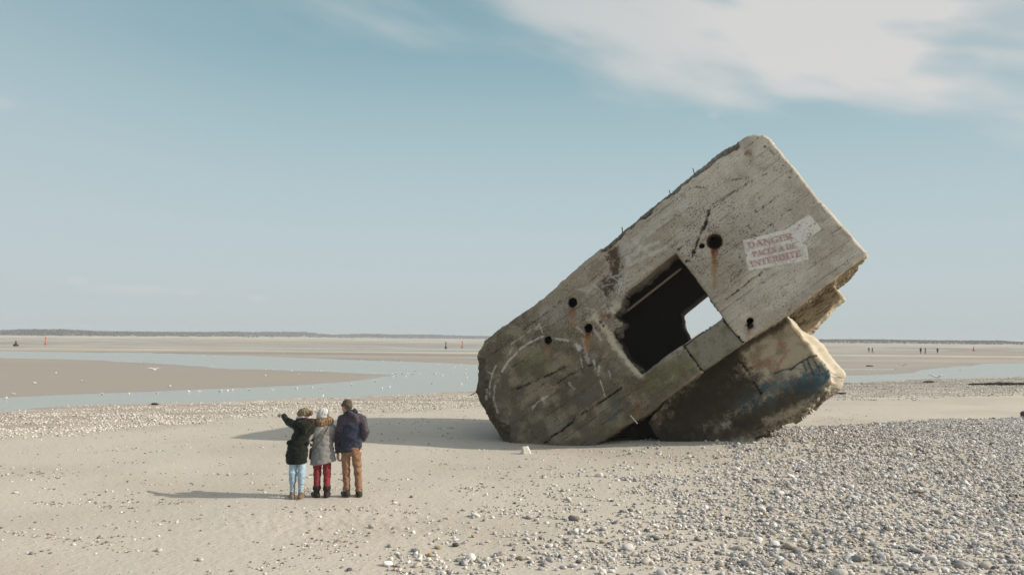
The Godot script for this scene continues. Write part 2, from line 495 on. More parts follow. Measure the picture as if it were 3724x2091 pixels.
var lime := [[PackedVector2Array([Vector2(-1.661, 1.999), Vector2(-1.498, 2.292), Vector2(-1.137, 2.645), Vector2(-0.896, 2.822), Vector2(-0.596, 2.969), Vector2(-0.446, 3.03)]), 0.036, 0.83], [PackedVector2Array([Vector2(-0.146, 2.973), Vector2(0.298, 2.919)]), 0.03, 0.77], [PackedVector2Array([Vector2(0.552, 2.79), Vector2(0.633, 2.637)]), 0.096, 0.83], [PackedVector2Array([Vector2(-2.064, 1.265), Vector2(-2.015, 1.79), Vector2(-1.867, 2.142)]), 0.03, 0.66], [PackedVector2Array([Vector2(-1.969, 1.926), Vector2(-2.142, 2.002)]), 0.03, 0.55], [PackedVector2Array([Vector2(-0.74, 0.965), Vector2(-0.564, 1.168), Vector2(-0.271, 1.348)]), 0.036, 0.55], [PackedVector2Array([Vector2(-0.415, 1.224), Vector2(-0.332, 1.111)]), 0.08, 0.39], [PackedVector2Array([Vector2(1.239, 1.811), Vector2(1.303, 1.62), Vector2(1.367, 1.396)]), 0.021, 0.77], [PackedVector2Array([Vector2(1.046, 2.374), Vector2(1.095, 2.147)]), 0.03, 0.66], [PackedVector2Array([Vector2(1.839, 5.402), Vector2(2.418, 5.88), Vector2(3.078, 6.439), Vector2(3.601, 6.73)]), 0.16, 0.44], [PackedVector2Array([Vector2(1.971, 5.175), Vector2(2.331, 5.435), Vector2(2.816, 5.644)]), 0.072, 0.66], [PackedVector2Array([Vector2(2.223, 5.67), Vector2(2.453, 5.47), Vector2(2.568, 5.352)]), 0.104, 0.55], [PackedVector2Array([Vector2(1.957, 5.059), Vector2(2.416, 5.202), Vector2(3.02, 5.492)]), 0.08, 0.5], [PackedVector2Array([Vector2(-1.397, 2.809), Vector2(-1.066, 3.01), Vector2(-0.82, 3.209)]), 0.03, 0.55], [PackedVector2Array([Vector2(-0.655, 3.249), Vector2(-0.575, 3.368)]), 0.036, 0.55], [PackedVector2Array([Vector2(0.724, 2.985), Vector2(0.89, 2.295)]), 0.064, 0.44], [PackedVector2Array([Vector2(1.572, 4.68), Vector2(1.806, 4.523), Vector2(1.73, 4.293)]), 0.024, 0.61], [PackedVector2Array([Vector2(0.548, 4.384), Vector2(0.868, 4.302), Vector2(1.18, 4.687)]), 0.036, 0.44], [PackedVector2Array([Vector2(7.122, 6.526), Vector2(7.252, 6.375), Vector2(7.315, 6.192)]), 0.036, 0.77], [PackedVector2Array([Vector2(7.762, 5.568), Vector2(7.951, 5.314)]), 0.03, 0.66], [PackedVector2Array([Vector2(5.425, 7.576), Vector2(5.706, 7.633)]), 0.024, 0.55], [PackedVector2Array([Vector2(1.878, 5.216), Vector2(2.109, 5.326), Vector2(2.338, 5.551)]), 0.03, 0.6], [PackedVector2Array([Vector2(2.034, 5.019), Vector2(2.34, 5.127), Vector2(2.492, 5.316)]), 0.025, 0.6], [PackedVector2Array([Vector2(2.414, 5.741), Vector2(2.793, 6.036), Vector2(3.169, 6.328)]), 0.03, 0.6], [PackedVector2Array([Vector2(2.568, 5.275), Vector2(2.87, 5.42), Vector2(3.244, 5.638)]), 0.03, 0.5], [PackedVector2Array([Vector2(2.868, 6.264), Vector2(3.168, 6.52), Vector2(3.541, 6.656)]), 0.04, 0.5], [PackedVector2Array([Vector2(1.416, 4.683), Vector2(1.727, 4.755), Vector2(1.819, 4.869)]), 0.03, 0.6], [PackedVector2Array([Vector2(0.944, 4.535), Vector2(1.262, 4.298), Vector2(1.342, 4.104)]), 0.03, 0.5], [PackedVector2Array([Vector2(1.261, 4.453), Vector2(1.573, 4.526)]), 0.03, 0.5], [PackedVector2Array([Vector2(0.65, 2.522), Vector2(0.734, 2.139)]), 0.03, 0.6], [PackedVector2Array([Vector2(1.204, 2.225), Vector2(1.175, 1.958)]), 0.035, 0.6], [PackedVector2Array([Vector2(1.477, 2.078), Vector2(1.533, 1.868)]), 0.03, 0.5], [PackedVector2Array([Vector2(-1.474, 2.49), Vector2(-1.352, 2.69)]), 0.03, 0.5], [PackedVector2Array([Vector2(-1.877, 1.611), Vector2(-1.91, 1.215), Vector2(-1.774, 0.826)]), 0.035, 0.5], [PackedVector2Array([Vector2(-2.171, 1.444), Vector2(-2.208, 1.205)]), 0.06, 0.5], [PackedVector2Array([Vector2(-0.575, 3.407), Vector2(-0.447, 3.093)]), 0.02, 0.6], [PackedVector2Array([Vector2(-0.654, 3.21), Vector2(-0.369, 3.329)]), 0.02, 0.5], [PackedVector2Array([Vector2(0.561, 3.293), Vector2(0.762, 3.101)]), 0.05, 0.6], [PackedVector2Array([Vector2(1.037, 3.218), Vector2(1.236, 2.95)]), 0.06, 0.5], [PackedVector2Array([Vector2(0.343, 1.709), Vector2(0.504, 1.56)]), 0.04, 0.4], [PackedVector2Array([Vector2(0.793, 3.836), Vector2(1.11, 3.758), Vector2(1.344, 3.911)]), 0.03, 0.5], [PackedVector2Array([Vector2(1.501, 3.833), Vector2(1.626, 3.679)]), 0.05, 0.7]]
var cream := [[PackedVector2Array([Vector2(1.033, 3.603), Vector2(1.35, 3.258), Vector2(1.664, 2.749), Vector2(2.127, 2.205), Vector2(2.355, 1.985)]), 0.13, 0.8], [PackedVector2Array([Vector2(0.876, 3.526), Vector2(1.346, 3.68), Vector2(1.733, 3.909)]), 0.12, 0.5], [PackedVector2Array([Vector2(8.076, 5.17), Vector2(7.748, 4.846), Vector2(7.219, 4.445)]), 0.09, 0.6], [PackedVector2Array([Vector2(7.056, 6.565), Vector2(7.508, 5.969), Vector2(8.078, 5.24)]), 0.05, 0.4], [PackedVector2Array([Vector2(5.036, 2.838), Vector2(6.141, 3.599)]), 0.03, 0.5]]
var rust := [[PackedVector2Array([Vector2(4.342, 5.409), Vector2(4.326, 5.007), Vector2(4.338, 4.412)]), 0.1, 0.85], [PackedVector2Array([Vector2(0.402, 3.861), Vector2(0.374, 3.526), Vector2(0.37, 3.215)]), 0.1, 0.6], [PackedVector2Array([Vector2(0.865, 3.148), Vector2(0.852, 2.909), Vector2(0.839, 2.639)]), 0.12, 0.95], [PackedVector2Array([Vector2(-0.319, 2.82), Vector2(-0.314, 2.468)]), 0.09, 0.55], [PackedVector2Array([Vector2(5.209, 7.966), Vector2(5.356, 7.843)]), 0.09, 0.5], [PackedVector2Array([Vector2(2.283, 1.127), Vector2(2.247, 0.829)]), 0.1, 0.4], [PackedVector2Array([Vector2(5.22, 3.31), Vector2(5.19, 3.057)]), 0.12, 0.7], [PackedVector2Array([Vector2(1.269, 3.603), Vector2(1.543, 3.488)]), 0.14, 0.5]]
var brown := [[PackedVector2Array([Vector2(1.55, 5.418), Vector2(1.631, 5.066), Vector2(1.61, 4.718), Vector2(1.379, 4.374)]), 0.26, 0.95], [PackedVector2Array([Vector2(1.176, 5.077), Vector2(1.021, 4.768)]), 0.22, 0.4], [PackedVector2Array([Vector2(0.347, 1.364), Vector2(0.512, 0.912)]), 0.5, 0.3], [PackedVector2Array([Vector2(-2.028, 0.816), Vector2(-1.593, 0.286)]), 0.2, 0.6], [PackedVector2Array([Vector2(1.979, 1.564), Vector2(1.905, 1.263)]), 0.2, 0.5], [PackedVector2Array([Vector2(-2.375, 1.041), Vector2(-2.195, 0.692)]), 0.15, 0.6]]
var moss := [[PackedVector2Array([Vector2(2.729, 1.808), Vector2(3.465, 2.342)]), 0.45, 0.6], [PackedVector2Array([Vector2(-0.966, 2.183), Vector2(-0.557, 2.347)]), 0.45, 0.5], [PackedVector2Array([Vector2(1.983, 0.819), Vector2(1.376, 0.42)]), 0.3, 0.3]]
var blue_paint := [[PackedVector2Array([Vector2(0.279, 0.522), Vector2(-0.199, 0.425)]), 0.35, 0.22], [PackedVector2Array([Vector2(1.753, 1.183), Vector2(1.602, 0.878)]), 0.3, 0.3], [PackedVector2Array([Vector2(0.978, 1.383), Vector2(0.665, 1.298)]), 0.3, 0.12]]
var low_cracks := [[PackedVector2Array([Vector2(4.896, 2.482), Vector2(5.044, 2.301), Vector2(5.202, 2.099), Vector2(5.48, 1.568)]), 0.03, 0.05, 0.7], [PackedVector2Array([Vector2(5.48, 1.568), Vector2(5.844, 1.846), Vector2(6.259, 2.18)]), 0.02, 0.02, 0.4], [PackedVector2Array([Vector2(5.203, 2.78), Vector2(5.243, 2.524)]), 0.02, 0.03, 0.5]]
var low_blue := [[PackedVector2Array([Vector2(7.004, 2.303), Vector2(7.119, 2.042)]), 0.16, 0.9], [PackedVector2Array([Vector2(6.599, 2.187), Vector2(6.899, 2.037)]), 0.26, 0.55], [PackedVector2Array([Vector2(5.705, 1.806), Vector2(6.392, 1.932), Vector2(6.93, 1.839)]), 0.32, 0.4], [PackedVector2Array([Vector2(5.001, 1.277), Vector2(5.702, 1.518)]), 0.3, 0.25]]
var low_teal := [[PackedVector2Array([Vector2(6.246, 2.216), Vector2(6.432, 2.385), Vector2(6.74, 2.569), Vector2(6.908, 2.6)]), 0.035, 0.95], [PackedVector2Array([Vector2(6.535, 2.437), Vector2(6.633, 2.188)]), 0.03, 0.9], [PackedVector2Array([Vector2(6.657, 2.489), Vector2(6.813, 2.085)]), 0.035, 0.9], [PackedVector2Array([Vector2(6.773, 2.57), Vector2(6.969, 2.195)]), 0.03, 0.8], [PackedVector2Array([Vector2(5.847, 2.113), Vector2(6.054, 2.212), Vector2(6.247, 2.237)]), 0.04, 0.8]]
var low_red := [[PackedVector2Array([Vector2(5.241, 2.239), Vector2(5.361, 2.307), Vector2(5.551, 2.405), Vector2(5.641, 2.312), Vector2(5.705, 2.451)]), 0.07, 0.55], [PackedVector2Array([Vector2(5.882, 2.208), Vector2(5.952, 2.318), Vector2(6.058, 2.537), Vector2(6.141, 2.596)]), 0.06, 0.6], [PackedVector2Array([Vector2(5.994, 2.935), Vector2(6.062, 2.827)]), 0.09, 0.6]]
var low_dark := [[PackedVector2Array([Vector2(4.725, 2.59), Vector2(5.439, 3.113), Vector2(6.208, 3.555)]), 0.22, 0.85], [PackedVector2Array([Vector2(3.187, 0.545), Vector2(4.286, 1.179), Vector2(5.003, 1.642)]), 0.9, 0.95], [PackedVector2Array([Vector2(3.409, 1.148), Vector2(4.289, 1.842), Vector2(4.579, 2.144)]), 0.7, 0.95], [PackedVector2Array([Vector2(3.999, 2.058), Vector2(4.725, 2.59)]), 0.45, 0.9], [PackedVector2Array([Vector2(4.997, 0.842), Vector2(6.045, 1.385), Vector2(6.728, 1.763)]), 0.42, 0.9], [PackedVector2Array([Vector2(2.587, 0.556), Vector2(3.038, 0.241), Vector2(4.283, 0.374), Vector2(5.347, 0.712)]), 0.36, 0.85], [PackedVector2Array([Vector2(5.565, 1.658), Vector2(6.391, 1.86), Vector2(6.998, 1.947)]), 0.25, 0.6]]
# shorelines: distance out to sea over x
var shore_water := PackedVector2Array([Vector2(-25.579, 32.883), Vector2(-22.778, 36.095), Vector2(-17.387, 39.978), Vector2(-10.043, 44.88), Vector2(-2.386, 50.929), Vector2(26.908, 65.626), Vector2(36.123, 72.278), Vector2(50.997, 80.259), Vector2(59.508, 85.367)])
var bank_near := PackedVector2Array([Vector2(-27.476, 41.178), Vector2(-26.694, 42.257), Vector2(-23.888, 45.497), Vector2(-20.614, 49.277), Vector2(-17.077, 52.349), Vector2(-14.801, 55.459), Vector2(-13.616, 58.872), Vector2(-11.861, 62.518), Vector2(-10.982, 68.607), Vector2(-10.708, 73.423)])
var bank_far := PackedVector2Array([Vector2(-76.575, 114.304), Vector2(-71.795, 113.212), Vector2(-60.672, 110.167), Vector2(-49.006, 102.28), Vector2(-39.654, 94.531), Vector2(-27.157, 83.073), Vector2(-21.724, 81.249), Vector2(-16.157, 77.755), Vector2(-11.974, 74.772), Vector2(-10.764, 73.806)])
var flats_near := PackedVector2Array([Vector2(-106.96, 159.558), Vector2(-101.61, 160.118), Vector2(-84.918, 154.088), Vector2(-70.216, 154.072), Vector2(-58.277, 147.13), Vector2(-46.957, 143.408), Vector2(-35.574, 132.848), Vector2(-22.008, 119.415), Vector2(-12.524, 111.068), Vector2(-4.874, 103.268), Vector2(23.332, 92.428), Vector2(31.981, 78.416), Vector2(40.718, 84.038), Vector2(45.235, 89.375), Vector2(50.532, 99.541), Vector2(64.675, 114.223), Vector2(70.209, 120.322), Vector2(75.609, 129.246), Vector2(86.207, 135.557), Vector2(93.243, 139.786)])
var shore_sand := PackedVector2Array([Vector2(-60, -8), Vector2(-14, 22.2), Vector2(-12, 24.9), Vector2(-9.3, 29.3), Vector2(-5.9, 31.4), Vector2(-1.6, 33.6), Vector2(8, 37), Vector2(22, 42), Vector2(60, 60)])
var gull_spots := PackedVector2Array([Vector2(-26.217, -41.936), Vector2(-38.435, -67.982), Vector2(-29.743, -55.888), Vector2(-23.128, -45.647), Vector2(-21.767, -45.977), Vector2(-20.579, -46.939), Vector2(-21.809, -51.492), Vector2(-19.327, -48.378), Vector2(-18.715, -48.459), Vector2(-17.648, -49.043), Vector2(-17.411, -49.527), Vector2(-17.174, -49.742), Vector2(-44.209, -96.03), Vector2(-34.227, -91.761), Vector2(-51.963, -135.913), Vector2(-48.94, -132.689), Vector2(-70.597, -153.185), Vector2(-69.506, -153.72), Vector2(-69.055, -153.941), Vector2(-27.188, -44.145), Vector2(-31.718, -53.727), Vector2(-16.323, -50.322), Vector2(-14.927, -50.513), Vector2(-13.88, -52.215), Vector2(-12.549, -53.118), Vector2(-13.142, -53.24), Vector2(-24.319, -79.771), Vector2(-20.36, -66.704), Vector2(-20.866, -76.591), Vector2(-18.287, -69.523), Vector2(-18.96, -76.552), Vector2(-17.922, -74.632), Vector2(-18.38, -77.563), Vector2(-11.188, -56.624), Vector2(-10.32, -61.194), Vector2(-8.494, -53.077), Vector2(-8.206, -54.59), Vector2(-12.4, -73.707), Vector2(-10.782, -71.322), Vector2(-10.771, -72.268), Vector2(-10.547, -71.742), Vector2(-10.091, -68.936), Vector2(-10.608, -74.062), Vector2(-10.044, -70.725), Vector2(-10.167, -74.963), Vector2(-10.003, -75.409), Vector2(-9.164, -69.988), Vector2(-9.602, -74.667), Vector2(-9.125, -74.762), Vector2(-9.761, -81.522), Vector2(-11.064, -85.57), Vector2(-8.531, -74.475), Vector2(-8.497, -75.505), Vector2(-5.86, -59.531), Vector2(-7.097, -74.963), Vector2(-6.173, -72.016), Vector2(-5.914, -78.173), Vector2(-3.63, -58.747), Vector2(-3.772, -68.889), Vector2(-4.33, -75.72), Vector2(-9.189, -102.007), Vector2(-7.747, -98.371), Vector2(-6.548, -93.344), Vector2(-6.202, -95.365), Vector2(-6.325, -100.91), Vector2(-4.887, -87.539), Vector2(-5.105, -93.386), Vector2(-4.823, -90.409), Vector2(-17.976, -124.694), Vector2(-15.402, -112.459), Vector2(-18.228, -114.463), Vector2(-21.45, -115.431), Vector2(-26.535, -132.934), Vector2(-28.318, -134.322), Vector2(-43.564, -154.057), Vector2(-10.489, -44.925), Vector2(-23.674, -80.157), Vector2(37.039, -83.279), Vector2(40.594, -85.093), Vector2(44.197, -98.142), Vector2(41.196, -92.113), Vector2(64.395, -133.397), Vector2(54.248, -97.262), Vector2(70.165, -123.03), Vector2(93.436, -150.955), Vector2(103.807, -168.947), Vector2(33.083, -68.014)])
var stone_spots := [[4.053, -11.757, 0.17, 0], [3.305, -11.675, 0.14, 1], [3.356, -11.4, 0.13, 2], [4.067, -11.588, 0.14, 3], [4.243, -11.792, 0.1, 1], [4.118, -11.292, 0.11, 2], [4.061, -11.37, 0.1, 1], [3.907, -11.338, 0.11, 2], [3.109, -11.339, 0.1, 2], [4.367, -12.369, 0.12, 2], [4.984, -12.112, 0.14, 0], [5.031, -12.024, 0.09, 5], [5.105, -12.056, 0.1, 2], [4.719, -11.105, 0.16, 3], [3.666, -10.921, 0.14, 1], [3.415, -10.864, 0.14, 1], [2.769, -10.796, 0.12, 0], [4.225, -10.444, 0.18, 2], [6.201, -14.057, 0.11, 0], [5.294, -12.123, 0.14, 1], [4.58, -11.633, 0.07, 5], [4.585, -11.832, 0.08, 0], [6.411, -18.134, 0.11, 6], [6.402, -18.919, 0.09, 5], [5.361, -19.087, 0.14, 2], [3.433, -13.629, 0.08, 7], [8.382, -18.306, 0.14, 2], [3.814, -11.748, 0.1, 4], [4.288, -11.595, 0.1, 4], [4.421, -12.032, 0.08, 3], [-0.775, -11.737, 0.12, 4], [-1.018, -11.616, 0.1, 7], [-1.089, -11.184, 0.09, 5], [-2.164, -12.743, 0.1, 0], [-6.455, -11.03, 0.07, 3], [-4.817, -11.218, 0.1, 2], [-4.062, -10.74, 0.09, 2], [-9.194, -15.138, 0.09, 2], [-6.017, -17.35, 0.09, 2], [-1.307, -11.387, 0.1, 3], [-1.71, -11.626, 0.09, 1]]
var tree_tops := [[-36.44, 0.00278], [-32.45, 0.00338], [-31.22, 0.00432], [-29.01, 0.00481], [-27.32, 0.00327], [-24.55, 0.00330], [-20.46, 0.00366], [-19.25, 0.00466], [-18.17, 0.00418], [-16.12, 0.00512], [-14.39, 0.00510], [-13.42, 0.00328], [-12.64, 0.00208], [-10.14, 0.00384], [-8.48, 0.00310], [-5.79, 0.00353], [-3.74, 0.00249], [-1.18, 0.00231], [10.45, 0.00124], [21.28, 0.00093], [24.09, 0.00137], [25.89, 0.00104], [28.51, 0.00086], [31.39, 0.00104], [32.19, 0.00002], [32.49, 0.00036], [36.17, 0.00018]]

var sun_dir := Vector3(0.856, 0.5, 0.134).normalized()
var board := Vector2(cos(0.623), sin(0.623))   # the formwork boards run along the bunker

func _ready() -> void:
	rng.seed = 11
	n_fine = noise(FastNoiseLite.TYPE_SIMPLEX_SMOOTH, 9.0, 2, 3)
	n_mid = noise(FastNoiseLite.TYPE_SIMPLEX_SMOOTH, 2.2, 4, 4)
	n_big = noise(FastNoiseLite.TYPE_SIMPLEX_SMOOTH, 0.45, 3, 5)
	n_cell = noise(FastNoiseLite.TYPE_CELLULAR, 8.0, 1, 6)
	n_cell.cellular_return_type = FastNoiseLite.RETURN_DISTANCE
	view_and_light()
	ground()
	shingle()
	far_shore()
	bunker()
	people()
	gulls()
	small_things()

func view_and_light() -> void:
	var cam := Camera3D.new()
	cam.name = "camera"
	cam.fov = 39.39
	cam.far = 9000.0
	cam.near = 0.1
	cam.transform = Transform3D(Basis(Vector3.RIGHT, deg_to_rad(3.653)) * Basis(Vector3.BACK, deg_to_rad(0.5)), Vector3(0, 2.95, 0))
	add_child(cam)
	cam.make_current()
	var env := Environment.new()
	env.background_mode = Environment.BG_SKY
	env.tonemap_mode = Environment.TONE_MAPPER_LINEAR
	env.tonemap_exposure = 1.0
	env.sdfgi_enabled = true
	env.ssao_enabled = true
	env.ssil_enabled = true
	env.fog_enabled = true
	env.fog_density = 0.00036
	env.fog_light_color = Color(0.80, 0.83, 0.86)
	var sky := Sky.new()
	var pano := PanoramaSkyMaterial.new()
	pano.panorama = sky_picture()
	sky.sky_material = pano
	env.sky = sky
	var we := WorldEnvironment.new()
	we.name = "environment"
	we.environment = env
	add_child(we)
	var sun := DirectionalLight3D.new()
	sun.name = "sun"
	sun.light_color = Color(1.0, 0.95, 0.87)
	sun.light_energy = 1.45
	sun.light_angular_distance = 0.5
	sun.shadow_enabled = true
	sun.basis = Basis.looking_at(-sun_dir, Vector3.UP)
	add_child(sun)

# the sky all round: a pale horizon, teal blue above, thin bright cloud high up to the right
func sky_picture() -> ImageTexture:
	var w := 2048
	var hh := 1024
	var data := PackedFloat32Array()
	data.resize(w * hh * 3)
	var streak := noise(FastNoiseLite.TYPE_SIMPLEX_SMOOTH, 1.0, 5, 21)
	var patch := noise(FastNoiseLite.TYPE_SIMPLEX_SMOOTH, 1.0, 3, 22)
	var els := [0.0, 1.5, 4.0, 7.5, 11.5, 15.5, 19.5, 23.5, 40.0, 90.0]
	var srgb := [Color8(186, 196, 198), Color8(189, 199, 201), Color8(190, 202, 205), Color8(185, 202, 207), Color8(175, 197, 203), Color8(161, 188, 197), Color8(142, 175, 186), Color8(134, 168, 180), Color8(116, 152, 168), Color8(100, 138, 158)]
	var ramp := []
	for c in srgb:
		ramp.append((c as Color).srgb_to_linear())
	var cloud := Color8(219, 216, 214).srgb_to_linear()
	for y in hh:
		var el := 90.0 - (y + 0.5) / hh * 180.0
		var base: Color = ramp[0]
		if el > 0.0:
			var k := 0
			while k < els.size() - 2 and el > els[k + 1]:
				k += 1
			base = (ramp[k] as Color).lerp(ramp[k + 1], clampf((el - els[k]) / (els[k + 1] - els[k]), 0.0, 1.0))
		var ce := cos(deg_to_rad(el))
		var se := sin(deg_to_rad(el))
		for x in w:
			var c := base
			if el > 0.0:
				var az := fposmod((x + 0.5) / w * 360.0 + 180.0, 360.0) - 180.0       # 0 straight ahead, right positive
				var ar := deg_to_rad(az)
				var dir := Vector3(sin(ar) * ce, se, -cos(ar) * ce)
				# a little paler towards the left of the view and away from the zenith
				var pale := 0.3 * sstep(-14.0, -40.0, az) * sstep(140.0, 60.0, absf(az)) * sstep(60.0, 15.0, el)
				c = c.lerp(Color(0.52, 0.58, 0.62), pale)
				# cloud sheet: its lower edge sinks to the right
				var q := Vector3(dir.x, dir.y * 4.6 + dir.x * 1.2, dir.z) * 2.7
				var s := streak.get_noise_3dv(q) 
				var p := patch.get_noise_3dv(dir * 3.1 + Vector3(4, 0, 1))
				s += 0.22 * sstep(6.0, 30.0, az) * sstep(120.0, 60.0, az)
				var edge := 20.6 - 0.205 * clampf(az, -60.0, 70.0)
				var a := sstep(-2.2, 4.6, el - edge + s * 4.5 + p * 3.0)
				a *= 0.36 + 0.66 * sstep(-0.30, 0.36, s * 1.1 + 0.3 * p) - 0.30 * sstep(24.0, -6.0, az) * sstep(-50.0, -8.0, az)
				a *= sstep(-60.0, -14.0, az) if az < 0.0 else 1.0
				a = maxf(a, 0.8 * sstep(26.0, 46.0, el) * (0.75 + 0.5 * s + 0.4 * p))  # cloud veil overhead, out of view, added for more fill light
				# wisps and low puffs
				a += 0.30 * sstep(0.55, 1.0, 1.0 - Vector2((az - 14.2) / 1.6, (el - 15.4) / 0.8).length() + s * 0.5)
				a += 0.35 * sstep(0.3, 1.0, 1.0 - Vector2((az + 33.5) / 3.5, (el - 13.8) / 1.0).length() + s * 0.5)
				for puff in [[-28.5, 3.4, 1.2, 0.42], [-21.9, 2.9, 1.3, 0.5], [-17.6, 2.6, 0.9, 0.32], [-25.0, 3.0, 5.0, 0.5]]:
					a += 0.3 * sstep(0.1, 0.8, 1.0 - Vector2((az - puff[0]) / puff[2], (el - puff[1]) / puff[3]).length() + s * 0.6)
				c = c.lerp(cloud, clampf(a * (0.86 + 0.3 * sstep(8.0, 30.0, az)), 0.0, 0.9))
				# brighter air round the sun
				var near_sun := maxf(0.0, dir.dot(sun_dir))
				c += Color(0.55, 0.51, 0.45) * pow(near_sun, 7.0) + Color(2.2, 2.0, 1.7) * pow(near_sun, 40.0)
			var i := (y * w + x) * 3
			data[i] = c.r
			data[i + 1] = c.g
			data[i + 2] = c.b
	return ImageTexture.create_from_image(Image.create_from_data(w, hh, false, Image.FORMAT_RGBF, data.to_byte_array()))

# ---------------------------------------------------------------- ground, water
const WATER := -0.4
var n_dune := noise(FastNoiseLite.TYPE_SIMPLEX_SMOOTH, 0.12, 3, 31)
var n_ripple := noise(FastNoiseLite.TYPE_SIMPLEX_SMOOTH, 2.6, 3, 32)
var n_flat := noise(FastNoiseLite.TYPE_SIMPLEX_SMOOTH, 0.012, 4, 33)

# what lies at (x, z): height in x, and in y 0 for the dry beach .. 1 at the waterline .. 2 for the tidal flats
func lie(x: float, z: float) -> Vector2:
	var q := -z
	var a := along(shore_sand, x) if absf(x) < 80.0 else 22.0 + absf(x) * 0.6
	var b := along(shore_water, x)
	b += n_dune.get_noise_2d(x * 2.0, z * 2.0) * 1.6
	var wob := n_ripple.get_noise_2d(x * 0.12, z * 0.12) * 2.0
	var h := 0.0
	var zone := 0.0
	if q < b:
		var t := clampf((q - a + wob) / maxf(b - a, 2.0), 0.0, 1.0)
		zone = t
		h = -0.39 * t + 0.07 * n_dune.get_noise_2d(x, z) * (1.0 - t)
		h += 0.0065 * n_ripple.get_noise_2d(x, z) * (1.0 - 0.5 * t)
		# trampled patch in front of the three people
		h += 0.022 * n_mid.get_noise_2d(x * 2.2, z * 2.2) * exp(-Vector2((x + 2.6) / 2.2, (z + 13.0) / 1.1).length_squared())
		# sand heaped against the foot of the bunker, and the shingle bank to the right
		h += 0.10 * exp(-Vector2((x - 3.3) / 1.2, (z + 22.6) / 0.9).length_squared())
		h += 0.34 * sstep(1.8, 7.0, x) * sstep(14.0, 6.0, absf(x - 7.0) * 2.0) * exp(-pow((z + 22.0) / 1.7, 2.0))
		h += 0.10 * sstep(5.0, 22.0, x) * sstep(36.0, 26.0, q)
	else:
		zone = 2.0
		var near := along(bank_near, x)
		var far := along(bank_far, x)
		var out := along(flats_near, x)
		var w := 0.08 * q
		var wet := minf(q - b, maxf(near - q, q - far) if far > near and x < -10.7 else 1e6)
		wet = minf(wet, out - q)
		wet += n_dune.get_noise_2d(x * 0.9, z * 0.5) * 0.02 * q
		h = WATER + 0.075 * clampf(-wet / w, -1.6, 1.0)
		h += 0.03 * n_flat.get_noise_2d(x * 0.5, z * 1.6)
		if q > out + 6.0:
			var s := n_flat.get_noise_2d(x * 0.28, z * 1.15) + 0.35 * n_flat.get_noise_2d(x * 0.8 + 300.0, z * 3.2)
			h += (0.055 + 0.19 * s - 0.075) * sstep(6.0, 40.0, q - out)
			if x > 20.0 and q > 92.0 and q < 106.0:
				h -= 0.13 * exp(-pow((q - 98.0 - (x - 40.0) * 0.12) / 2.2, 2.0)) * sstep(75.0, 45.0, x)
	return Vector2(h, zone)

func sand_colour(x: float, z: float, h: float, zone: float) -> Color:
	var q := -z
	var dry := Color(0.505, 0.465, 0.405)
	var big := n_big.get_noise_2d(x * 0.35, z * 0.35)
	var c := dry
	c = c.lerp(Color(0.46, 0.42, 0.36), sstep(-0.1, 0.5, big))
	if zone < 2.0:
		# damp grey-brown sand among the stones towards the water
		var t := sstep(0.0, 0.5, zone)
		var bands := n_big.get_noise_2d(x * 0.16, z * 0.9)
		c = c.lerp(Color(0.37, 0.325, 0.28), t * clampf(0.75 + bands * 1.2, 0.25, 1.0))
		if x > 12.0:
			c = c.lerp(Color(0.22, 0.185, 0.16), t * sstep(0.0, 0.35, n_big.get_noise_2d(x * 0.12 + 40.0, z * 0.8)) * 0.9)
	else:
		var up := h - WATER
		c = Color(0.345, 0.31, 0.265)
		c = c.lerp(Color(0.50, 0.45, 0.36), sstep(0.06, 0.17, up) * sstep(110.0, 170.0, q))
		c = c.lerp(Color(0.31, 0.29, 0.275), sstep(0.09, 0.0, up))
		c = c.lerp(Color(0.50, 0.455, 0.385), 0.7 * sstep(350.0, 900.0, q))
		var f := n_flat.get_noise_2d(x * 0.3 + 90.0, z * 2.0)
		c = c * (1.0 + 0.45 * f * sstep(90.0, 150.0, q) + 0.05 * f)
	c.a = 1.0
	return c

